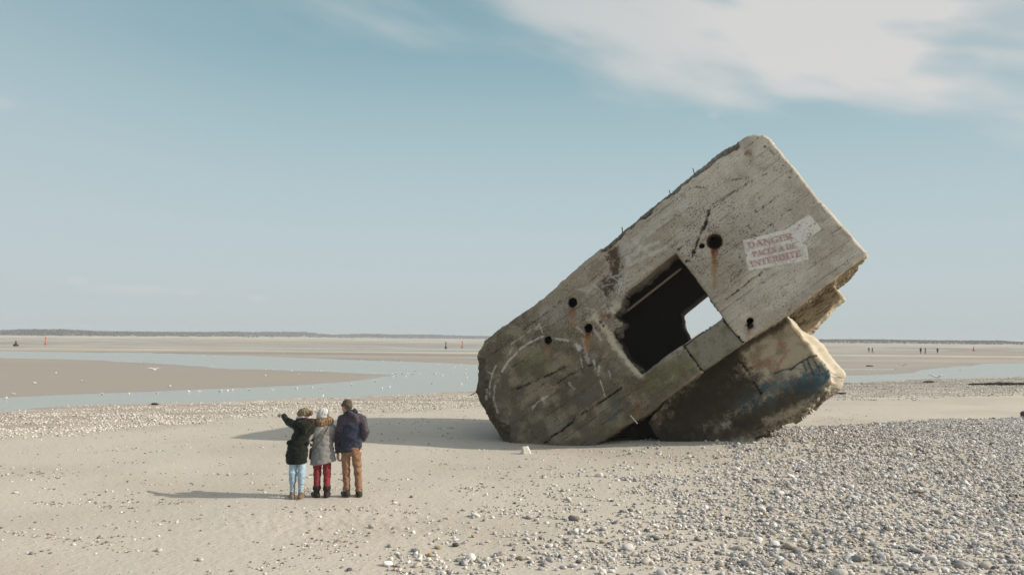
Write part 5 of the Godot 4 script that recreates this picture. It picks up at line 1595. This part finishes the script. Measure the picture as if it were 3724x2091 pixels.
	part("parka", v.mesh(func(p: Vector3) -> Color:
		var c := Color(0.215, 0.215, 0.212)
		if p.y < 1.30 and p.y > 1.10 and p.z > 0.0 and absf(p.x + 0.02 - (1.31 - p.y) * -0.35) < (p.y - 1.10) * 0.42 and p.x < 0.05:
			c = Color(0.40, 0.40, 0.39)
		return c * (1.0 + 0.22 * folds.get_noise_3dv(p * 1.5))), cloth(0.85), root)
	v = Vox.new(Vector3(-0.28, 1.22, -0.22), Vector3(0.30, 1.50, 0.24), 0.009)
	v.bone(Vector3(-0.105, 1.385, 0.0), Vector3(0.01, 1.375, 0.085), 0.058, 0.064, 0.0)
	v.bone(Vector3(0.01, 1.375, 0.085), Vector3(0.135, 1.405, 0.03), 0.064, 0.068, 0.02)
	v.bone(Vector3(0.135, 1.405, 0.03), Vector3(0.13, 1.40, -0.08), 0.064, 0.05, 0.02)
	v.wrinkle(fur, 0.030, Vector3(0.8, 0.8, 0.8))
	v.wrinkle(fur, 0.014, Vector3(1.7, 1.7, 1.7))
	part("fur_collar", v.mesh(func(p: Vector3) -> Color: return Color(0.34, 0.22, 0.125).lerp(Color(0.09, 0.05, 0.03), sstep(-0.1, 0.5, fur.get_noise_3dv(p * 0.5)))), cloth(), root)
	v = Vox.new(Vector3(-0.18, 1.40, -0.24), Vector3(0.20, 1.68, 0.18), 0.008)
	v.bone(Vector3(0.0, 1.515, -0.03), Vector3(0.012, 1.545, -0.01), 0.112, 0.098, 0.0)
	v.bone(Vector3(0.02, 1.55, 0.0), Vector3(0.055, 1.575, 0.03), 0.075, 0.05, 0.03)
	v.wrinkle(folds, 0.010, Vector3(3, 2, 3))
	v.cut(Vector3(0, 1.445, 0), Vector3(0, -1, 0.1))
	var hat := part("knitted_hat", v.mesh(func(p: Vector3) -> Color: return Color(0.56, 0.56, 0.57) * (1.0 + 0.25 * fur.get_noise_3dv(p * 0.6))), cloth(), root)
	# its turned up brim
	v = Vox.new(Vector3(-0.18, 1.40, -0.24), Vector3(0.20, 1.60, 0.16), 0.008)
	v.bone(Vector3(0.0, 1.475, -0.03), Vector3(0.002, 1.49, -0.025), 0.119, 0.119, 0.0)
	v.cut(Vector3(0, 1.505, 0), Vector3(0.12, 1, -0.05))
	v.cut(Vector3(0, 1.445, 0), Vector3(0.1, -1, 0.1))
	part("hat_brim", v.mesh(func(_p: Vector3) -> Color: return Color(0.46, 0.46, 0.475)), cloth(), hat)
	# thin strap across the back, and the bag with its tassel at the left hip
	var st := SurfaceTool.new()
	var pts := [Vector3(0.145, 1.33, 0.085), Vector3(0.09, 1.20, 0.150), Vector3(0.02, 1.07, 0.158), Vector3(-0.07, 0.95, 0.148), Vector3(-0.155, 0.86, 0.085), Vector3(-0.20, 0.80, 0.02)]
	for k in pts.size() - 1:
		st.append_from(rod(pts[k], pts[k + 1], 0.007), 0, Transform3D())
	part("bag_strap", st.commit(), mat_plain(lin(0.13, 0.09, 0.05), 0.8), root)
	v = Vox.new(Vector3(-0.34, 0.62, -0.2), Vector3(-0.08, 0.98, 0.16), 0.010)
	v.bone(Vector3(-0.19, 0.74, -0.03), Vector3(-0.19, 0.86, -0.03), 0.06, 0.05, 0.0, 1.4, 0.8)
	v.bone(Vector3(-0.20, 0.95, 0.0), Vector3(-0.205, 0.99, 0.0), 0.02, 0.012, 0.0)
	part("shoulder_bag", v.mesh(func(_p: Vector3) -> Color: return Color(0.045, 0.038, 0.032)), cloth(0.7), root)
	# what is held up to the face
	v = Vox.new(Vector3(-0.16, 1.32, -0.42), Vector3(0.12, 1.52, -0.16), 0.008)
	for s in [-1, 1]:
		v.bone(Vector3(-0.03 + 0.035 * s, 1.44, -0.20), Vector3(-0.03 + 0.04 * s, 1.44, -0.33), 0.026, 0.032, 0.01)
	var bino := single("binoculars", "small black binoculars raised to the face of the person in grey", "binoculars", v.mesh(func(_p: Vector3) -> Color: return Color(0.02, 0.02, 0.02)), mat_vertex(0.5))
	bino.position = root.position

func man(folds: FastNoiseLite) -> void:
	var x0 := -2.92
	var z0 := -14.98
	var root := thing("person", "person in navy and grey jacket, tan trousers and brown beanie, looking left", "person", Vector3(x0, lie(x0, z0).x - 0.008, z0))
	var skin := Color(0.52, 0.30, 0.22)
	var sho_l := Vector3(-0.20, 1.42, 0.0)
	var elb_l := Vector3(-0.258, 1.10, 0.02)
	var wri_l := Vector3(-0.272, 0.80, -0.02)
	var sho_r := Vector3(0.165, 1.42, 0.0)
	var elb_r := Vector3(0.245, 1.20, 0.07)
	var wri_r := Vector3(0.185, 1.05, -0.06)
	var j := [Vector3(-0.125, 0.86, 0), Vector3(-0.112, 0.45, -0.01), Vector3(-0.09, 0.11, 0.01), Vector3(0.062, 0.86, 0), Vector3(0.105, 0.45, -0.01), Vector3(0.137, 0.12, 0.0), Vector3(-0.03, 0.92, 0), Vector3(-0.01, 1.33, 0), Vector3(-0.05, 1.50, -0.01), sho_l, elb_l, wri_l, sho_r, elb_r, wri_r]
	part("body", body_mesh(j, 1.05, skin, [head(Vector3(-0.125, 1.635, -0.02), 1.05, Color(0.14, 0.11, 0.08)), hand(wri_l + Vector3(0, -0.02, 0), Vector3(-0.02, -1, -0.1), Vector3(-0.7, 0, 0.6), 1.0, [0.45, 0.5, 0.55, 0.6], skin)]), mat_vertex(0.6), root)
	# tan trousers
	var v := Vox.new(Vector3(-0.30, 0.06, -0.22), Vector3(0.30, 1.0, 0.22), 0.011)
	v.bone(Vector3(-0.08, 0.88, 0.015), Vector3(0.03, 0.88, 0.015), 0.125, 0.125, 0.0)
	for s in 2:
		var k := s * 3
		v.bone(j[k], j[k + 1], 0.097, 0.070, 0.02)
		v.bone(j[k + 1], j[k + 2] + Vector3(0, -0.01, 0), 0.069, 0.064, 0.02)
	v.wrinkle(folds, 0.018, Vector3(0.9, 1.3, 0.9))
	v.wrinkle(folds, 0.006, Vector3(1.8, 3.0, 1.8))
	v.cut(Vector3(0, 0.105, 0), Vector3.DOWN)
	part("trousers", v.mesh(func(p: Vector3) -> Color: return Color(0.24, 0.138, 0.086) * (1.0 + 0.3 * folds.get_noise_3dv(p * 2.0))), cloth(), root)
	for s in 2:
		var b := Vox.new(Vector3(-0.36, -0.02, -0.34), Vector3(0.30, 0.22, 0.16), 0.009)
		boot(b, j[s * 3 + 2], Vector3(-0.7 + 0.35 * s, 0, -1), 1.2, 0.125)
		part("boot", b.mesh(shoe_colour(Color(0.035, 0.028, 0.022), Color(0.06, 0.05, 0.038), 0.03)), cloth(0.6), root)
	# jacket: navy with a purple grey yoke and sleeves
	v = Vox.new(Vector3(-0.40, 0.74, -0.26), Vector3(0.38, 1.62, 0.26), 0.012)
	v.bone(Vector3(-0.04, 0.88, 0.01), Vector3(-0.015, 1.08, 0.01), 0.196, 0.185, 0.0, 0.74)
	v.bone(Vector3(-0.015, 1.08, 0.01), Vector3(-0.015, 1.34, 0.005), 0.185, 0.190, 0.05, 0.76)
	v.bone(sho_l + Vector3(0.035, -0.005, 0), sho_r + Vector3(-0.03, -0.005, 0), 0.094, 0.094, 0.06)
	v.bone(Vector3(-0.02, 1.40, 0.0), Vector3(-0.05, 1.50, 0.0), 0.13, 0.095, 0.06, 0.9)
	v.bone(sho_l, elb_l, 0.090, 0.074, 0.03)
	v.bone(elb_l, wri_l + Vector3(0, 0.01, 0), 0.074, 0.056, 0.02)
	v.bone(sho_r, elb_r, 0.088, 0.072, 0.025)
	v.bone(elb_r, wri_r, 0.072, 0.056, 0.01)
	# hood folded on the back
	v.bone(Vector3(-0.03, 1.52, 0.09), Vector3(0.06, 1.47, 0.12), 0.055, 0.05, 0.03)
	v.wrinkle(folds, 0.016, Vector3(0.8, 1.4, 0.8))
	v.wrinkle(folds, 0.005, Vector3(1.8, 3.2, 1.8))
	v.cut(Vector3(-0.19, 0.815, 0), Vector3(0.17, -1, -0.05), -1.0, 1.0)
	part("jacket", v.mesh(func(p: Vector3) -> Color:
		var yoke := p.y > 1.335 + 0.10 * (p.x + 0.06) or p.x < -0.165 - 0.05 * sstep(1.3, 0.9, p.y) or p.x > 0.165 + 0.0 * p.y
		var c := Color(0.060, 0.050, 0.064) if yoke else Color(0.030, 0.036, 0.058)
		if p.x < -0.19 and p.y < 1.2:
			c = Color(0.034, 0.030, 0.038)
		return c * (1.0 + 0.35 * folds.get_noise_3dv(p * 2.0))), cloth(0.55), root)
	v = Vox.new(Vector3(-0.28, 1.42, -0.24), Vector3(0.16, 1.68, 0.2), 0.010)
	v.bone(Vector3(-0.16, 1.50, -0.05), Vector3(-0.08, 1.545, 0.065), 0.045, 0.05, 0.0)
	v.bone(Vector3(-0.08, 1.545, 0.065), Vector3(0.03, 1.56, 0.03), 0.05, 0.05, 0.02)
	v.bone(Vector3(0.03, 1.56, 0.03), Vector3(0.03, 1.52, -0.07), 0.05, 0.045, 0.02)
	v.wrinkle(folds, 0.014, Vector3(2.2, 2.2, 2.2))
	part("collar", v.mesh(func(_p: Vector3) -> Color: return Color(0.022, 0.022, 0.028)), cloth(0.6), root)
	v = Vox.new(Vector3(-0.30, 1.52, -0.22), Vector3(0.06, 1.84, 0.2), 0.008)
	v.bone(Vector3(-0.125, 1.665, -0.015), Vector3(-0.118, 1.70, 0.0), 0.108, 0.092, 0.0)
	v.bone(Vector3(-0.11, 1.69, 0.02), Vector3(-0.10, 1.73, 0.02), 0.085, 0.06, 0.03)
	v.wrinkle(folds, 0.008, Vector3(3, 3, 3))
	v.cut(Vector3(-0.12, 1.630, 0), Vector3(-0.30, -1, 0.25))
	part("beanie", v.mesh(func(p: Vector3) -> Color: return Color(0.088, 0.068, 0.055) * (1.0 + 0.25 * folds.get_noise_3dv(p * 4.0))), cloth(), root)

# ---------------------------------------------------------------- gulls
func gull_mesh() -> ArrayMesh:
	var v := Vox.new(Vector3(-0.10, 0.02, -0.24), Vector3(0.10, 0.30, 0.24), 0.012)
	v.bone(Vector3(0, 0.12, 0.06), Vector3(0, 0.13, -0.05), 0.055, 0.062, 0.0)
	v.bone(Vector3(0, 0.13, -0.05), Vector3(0, 0.20, -0.11), 0.048, 0.030, 0.03)
	v.ball(Vector3(0, 0.215, -0.12), Vector3(0.034, 0.034, 0.036), 0.01)
	v.bone(Vector3(0, 0.13, 0.08), Vector3(0, 0.125, 0.19), 0.042, 0.010, 0.03, 0.9, 1.0)
	v.bone(Vector3(0, 0.212, -0.15), Vector3(0, 0.205, -0.185), 0.010, 0.005, 0.004)
	return v.mesh(func(p: Vector3) -> Color:
		if p.z < -0.155:
			return Color(0.35, 0.16, 0.06)
		if p.z > 0.14:
			return Color(0.2, 0.2, 0.2)
		return Color(0.55, 0.56, 0.57) if p.y > 0.155 and p.z > -0.06 else Color(0.80, 0.79, 0.76))

func gulls() -> void:
	var body := gull_mesh()
	var mat := mat_vertex(0.7)
	var legs := mat_plain(lin(0.30, 0.12, 0.05), 0.7)
	var wing := stone_mesh(2, 0.0, 0.22, 1)
	var wing_mat := mat_plain(lin(0.55, 0.56, 0.58), 0.7)
	var proto: Node3D
	for p in gull_spots:
		var x: float = p.x
		var z: float = p.y
		var o: Node3D
		var place := "on the tidal channel beyond the three people"
		if z < -95.0:
			place = "far out on the flats beyond the sandbank"
		elif x > 15.0:
			place = "on the flats to the right of the bunker"
		elif x > 2.0:
			place = "in the shallows just left of the bunker"
		elif x > -11.5:
			place = "off the tip of the long sandbank"
		elif x < -22.0:
			place = "along the channel edge at the far left"
		elif z > -47.0:
			place = "at the water's edge behind the man in the beanie"
		if proto == null:
			proto = thing("seagull", "", "seagull")
			part("body", body, mat, proto)
			for s in [-1, 1]:
				var w := part("wing", wing, wing_mat, proto, Vector3(0.05 * s, 0.15, 0.03))
				w.scale = Vector3(0.035, 0.13, 0.12)
				w.rotation = Vector3(-0.1, 0.12 * s, 0.0)
				part("leg", rod(Vector3(0.022 * s, 0.0, 0.0), Vector3(0.022 * s, 0.09, 0.01), 0.006), legs, proto)
			o = proto
		else:
			o = proto.duplicate()
			o.name = numbered("seagull")
			add_child(o)
		tag(o, "white gull standing %s" % place, "seagull", "gulls standing %s" % place)
		o.position = Vector3(x, maxf(lie(x, z).x, WATER - 0.05), z)
		o.rotation.y = rng.randf() * TAU
		o.scale = Vector3.ONE * rng.randf_range(0.55, 0.72)
	# three on the wing
	var air := [[Vector3(-26.58, 0.41, -60.0), 0.4, "white gull flying with raised wings low over the left sandbank"], [Vector3(34.1, 0.92, -70.0), 2.2, "white gull gliding low over the flats right of the bunker"], [Vector3(26.4, 0.77, -50.0), 2.6, "white gull banking low over the water right of the bunker"]]
	for a in air:
		var o := thing("flying_seagull", a[2], "seagull", a[0], a[1], "gulls in flight")
		part("body", body, mat, o, Vector3(0, -0.13, 0))
		for s in [-1, 1]:
			part("wing", flight_wing(s), wing_mat, o)

func flight_wing(s: int) -> ArrayMesh:
	var v := Vox.new(Vector3(-0.55, -0.08, -0.16), Vector3(0.55, 0.30, 0.2), 0.012)
	v.bone(Vector3(0.03 * s, 0.02, -0.02), Vector3(0.22 * s, 0.12, -0.05), 0.05, 0.045, 0.0, 1.6, 1.0)
	v.bone(Vector3(0.22 * s, 0.12, -0.05), Vector3(0.46 * s, 0.15, 0.06), 0.040, 0.014, 0.02, 1.6, 1.0)
	return v.mesh(func(p: Vector3) -> Color: return Color(0.70, 0.70, 0.70) if absf(p.x) < 0.4 else Color(0.05, 0.05, 0.05))

# ---------------------------------------------------------------- buoys, far walkers, driftwood
func small_things() -> void:
	# block of white stone by the bunker's foot
	var block := Vox.new(Vector3(-0.22, -0.1, -0.2), Vector3(0.22, 0.34, 0.2), 0.016)
	block.bone(Vector3(-0.04, 0.02, 0), Vector3(-0.03, 0.14, 0), 0.13, 0.11, 0.0)
	block.bone(Vector3(0.06, 0.02, 0), Vector3(0.03, 0.12, 0), 0.12, 0.11, 0.02)
	for c in [[Vector3(-0.115, 0, 0), Vector3(-1, 0.1, 0.15)], [Vector3(0.02, 0, 0.085), Vector3(0.25, 0.25, 1)], [Vector3(0, 0.19, 0), Vector3(-0.15, 1, 0.1)], [Vector3(0.12, 0.05, 0), Vector3(1, 0.45, 0.2)], [Vector3(-0.05, 0.05, 0.09), Vector3(-0.5, 0.15, 1)]]:
		block.cut(c[0], (c[1] as Vector3).normalized())
	block.wrinkle(n_mid, 0.012, Vector3(6, 6, 6))
	single("stone_block", "squarish pale stone block alone on the sand before the bunker's left foot", "stone", block.mesh(func(p: Vector3) -> Color: return Color(0.55, 0.51, 0.45) * (1.0 + 0.25 * n_mid.get_noise_3dv(p * 8.0))), mat_vertex(0.9), Vector3(0.39, lie(0.39, -20.91).x - 0.01, -20.91))
	# driftwood at the right edge
	var log_ := thing("driftwood_log", "thick dark driftwood log lying at the right edge on the shingle's crest", "log", Vector3(20.6, lie(20.6, -31.7).x, -31.7))
	var v := Vox.new(Vector3(-0.9, -0.1, -0.35), Vector3(2.3, 0.5, 0.35), 0.03)
	v.bone(Vector3(-0.45, 0.13, 0.05), Vector3(0.5, 0.19, 0), 0.17, 0.21, 0.0)
	v.bone(Vector3(0.5, 0.19, 0), Vector3(1.9, 0.20, -0.05), 0.20, 0.22, 0.05)
	v.wrinkle(noise(FastNoiseLite.TYPE_SIMPLEX_SMOOTH, 3.0, 3, 81), 0.06, Vector3(0.5, 2, 2))
	part("trunk", v.mesh(func(p: Vector3) -> Color: return Color(0.085, 0.068, 0.062) * (1.0 + 0.6 * n_mid.get_noise_3dv(p * Vector3(1, 5, 5)))), mat_vertex(0.95), log_)
	v = Vox.new(Vector3(0.05, 0.2, -0.2), Vector3(0.5, 0.6, 0.2), 0.02)
	v.bone(Vector3(0.3, 0.3, 0), Vector3(0.36, 0.44, 0.05), 0.06, 0.035, 0.0)
	part("branch_stub", v.mesh(func(_p: Vector3) -> Color: return Color(0.09, 0.072, 0.065)), mat_vertex(0.95), log_)
	# dark stones and a strip of weed on the lower beach
	var dark := mat_plain(lin(0.055, 0.046, 0.04), 0.9)
	for s in [[33.4, -64.5, 0.34, "dark weed covered stone at the water's edge right of the bunker"], [19.2, -46.9, 0.20, "small dark stone on the damp sand just right of the bunker"], [48.1, -108.1, 0.32, "tiny dark stone on the sandbank right of the bunker"], [-17.1, -38.8, 0.13, "small dark stone lying in the water at the left"], [60.0, -72.5, 0.26, "dark stone by the water at the far right"]]:
		var o := single("dark_stone", s[3], "stone", stone_mesh(int(absf(s[0])), 0.4, 0.5, 2, 0.15), dark, Vector3(s[0], lie(s[0], s[1]).x + 0.05, s[1]))
		o.scale = Vector3(1.5, 0.8, 0.9) * float(s[2])
	v = Vox.new(Vector3(-4.2, -0.2, -0.7), Vector3(4.2, 0.3, 0.7), 0.06)
	v.bone(Vector3(-3.6, 0, 0.25), Vector3(-1.2, 0.03, 0), 0.05, 0.13, 0.0, 2.2)
	v.bone(Vector3(-1.2, 0.03, 0), Vector3(1.6, 0.02, 0.05), 0.13, 0.12, 0.05, 2.2)
	v.bone(Vector3(1.6, 0.02, 0.05), Vector3(3.6, 0, -0.2), 0.11, 0.04, 0.05, 2.2)
	v.wrinkle(n_mid, 0.07, Vector3(1, 1, 1))
	single("seaweed_strip", "long black strip of seaweed on the pebbly mud at the right", "seaweed", v.mesh(func(_p: Vector3) -> Color: return Color(0.035, 0.03, 0.025)), mat_vertex(0.95), Vector3(37.6, lie(37.6, -60.2).x + 0.03, -60.2))
	# buoys
	buoy("red buoy with a tall cage top standing at the far left", Vector3(-153.0, 0, -264.0), lin(0.55, 0.12, 0.06), 2.6, 0.42)
	buoy("red buoy beside the bunker's left end, far out", Vector3(-16.9, 0, -276.0), lin(0.55, 0.12, 0.06), 2.2, 0.40)
	buoy("dark green buoy to the left of the red one near the bunker", Vector3(-21.3, 0, -261.0), lin(0.04, 0.08, 0.07), 2.0, 0.5)
	buoy("small red buoy far out on the flats at the right", Vector3(184.0, 0, -320.0), lin(0.50, 0.14, 0.10), 1.5, 0.5)
	buoy("dark low buoy with thin mast lying at the far left", Vector3(-143.0, 0, -232.0), lin(0.03, 0.03, 0.035), 1.3, 0.8)
	# people walking far out on the sands
	var walk := walker()
	var n := 0
	for w in [[106.0, -238.4, 0.09, "distant person in grey, left one of the pair nearest the bunker"], [107.3, -239.0, 0.09, "distant person in grey, right one of the pair nearest the bunker"], [117.6, -231.0, 0.025, "distant dark figure, left one of the middle pair on the flats"], [119.0, -231.2, 0.025, "distant dark figure, right one of the middle pair on the flats"], [130.1, -245.5, 0.02, "distant dark figure walking alone right of the others"]]:
		var o := single("distant_person", w[3], "person", walk, mat_plain(lin(w[2], w[2], w[2] * 1.1), 0.9), Vector3(w[0], maxf(lie(w[0], w[1]).x, WATER) - 0.02, w[1]), "walkers far out on the flats")
		o.rotation.y = 0.4 + n * 1.3
		n += 1

func buoy(label: String, at: Vector3, c: Color, tall: float, wide: float) -> void:
	at.y = maxf(lie(at.x, at.z).x, WATER) - 0.05
	var o := thing("buoy", label, "buoy", at, 0.0, "channel buoys far out")
	var m := mat_plain(c, 0.6)
	var hull := CylinderMesh.new()
	hull.bottom_radius = wide * 0.75
	hull.top_radius = wide
	hull.height = 0.5
	part("float", hull, m, o, Vector3(0, 0.25, 0))
	var cage := CylinderMesh.new()
	cage.bottom_radius = wide * 0.55
	cage.top_radius = 0.14
	cage.height = tall * 0.6
	cage.radial_segments = 6
	part("tower", cage, m, o, Vector3(0, 0.5 + tall * 0.3, 0))
	var top := CylinderMesh.new()
	top.bottom_radius = 0.25
	top.top_radius = 0.25
	top.height = tall * 0.18
	part("topmark", top, m, o, Vector3(0, 0.5 + tall * 0.72, 0))

func walker() -> ArrayMesh:
	var v := Vox.new(Vector3(-0.4, -0.05, -0.5), Vector3(0.4, 1.85, 0.5), 0.035)
	v.bone(Vector3(0, 0.9, 0), Vector3(0, 1.38, 0), 0.17, 0.19, 0.0, 0.75)
	v.ball(Vector3(0, 1.63, -0.02), Vector3(0.10, 0.12, 0.11), 0.03)
	v.bone(Vector3(0, 1.4, 0), Vector3(0, 1.55, 0), 0.07, 0.06, 0.04)
	for s in [-1, 1]:
		v.bone(Vector3(0.09 * s, 0.88, 0), Vector3(0.10 * s, 0.47, -0.12 * s), 0.10, 0.075, 0.03)
		v.bone(Vector3(0.10 * s, 0.47, -0.12 * s), Vector3(0.10 * s, 0.06, -0.10 * s + 0.08), 0.07, 0.05, 0.02)
		v.bone(Vector3(0.10 * s, 0.04, -0.10 * s + 0.1), Vector3(0.11 * s, 0.03, -0.10 * s - 0.1), 0.05, 0.04, 0.02)
		v.bone(Vector3(0.2 * s, 1.38, 0), Vector3(0.26 * s, 1.1, 0.08 * s), 0.065, 0.055, 0.03)
		v.bone(Vector3(0.26 * s, 1.1, 0.08 * s), Vector3(0.22 * s, 0.85, 0.02 * s - 0.05), 0.05, 0.04, 0.02)
	return v.mesh(func(_p: Vector3) -> Color: return Color.WHITE)
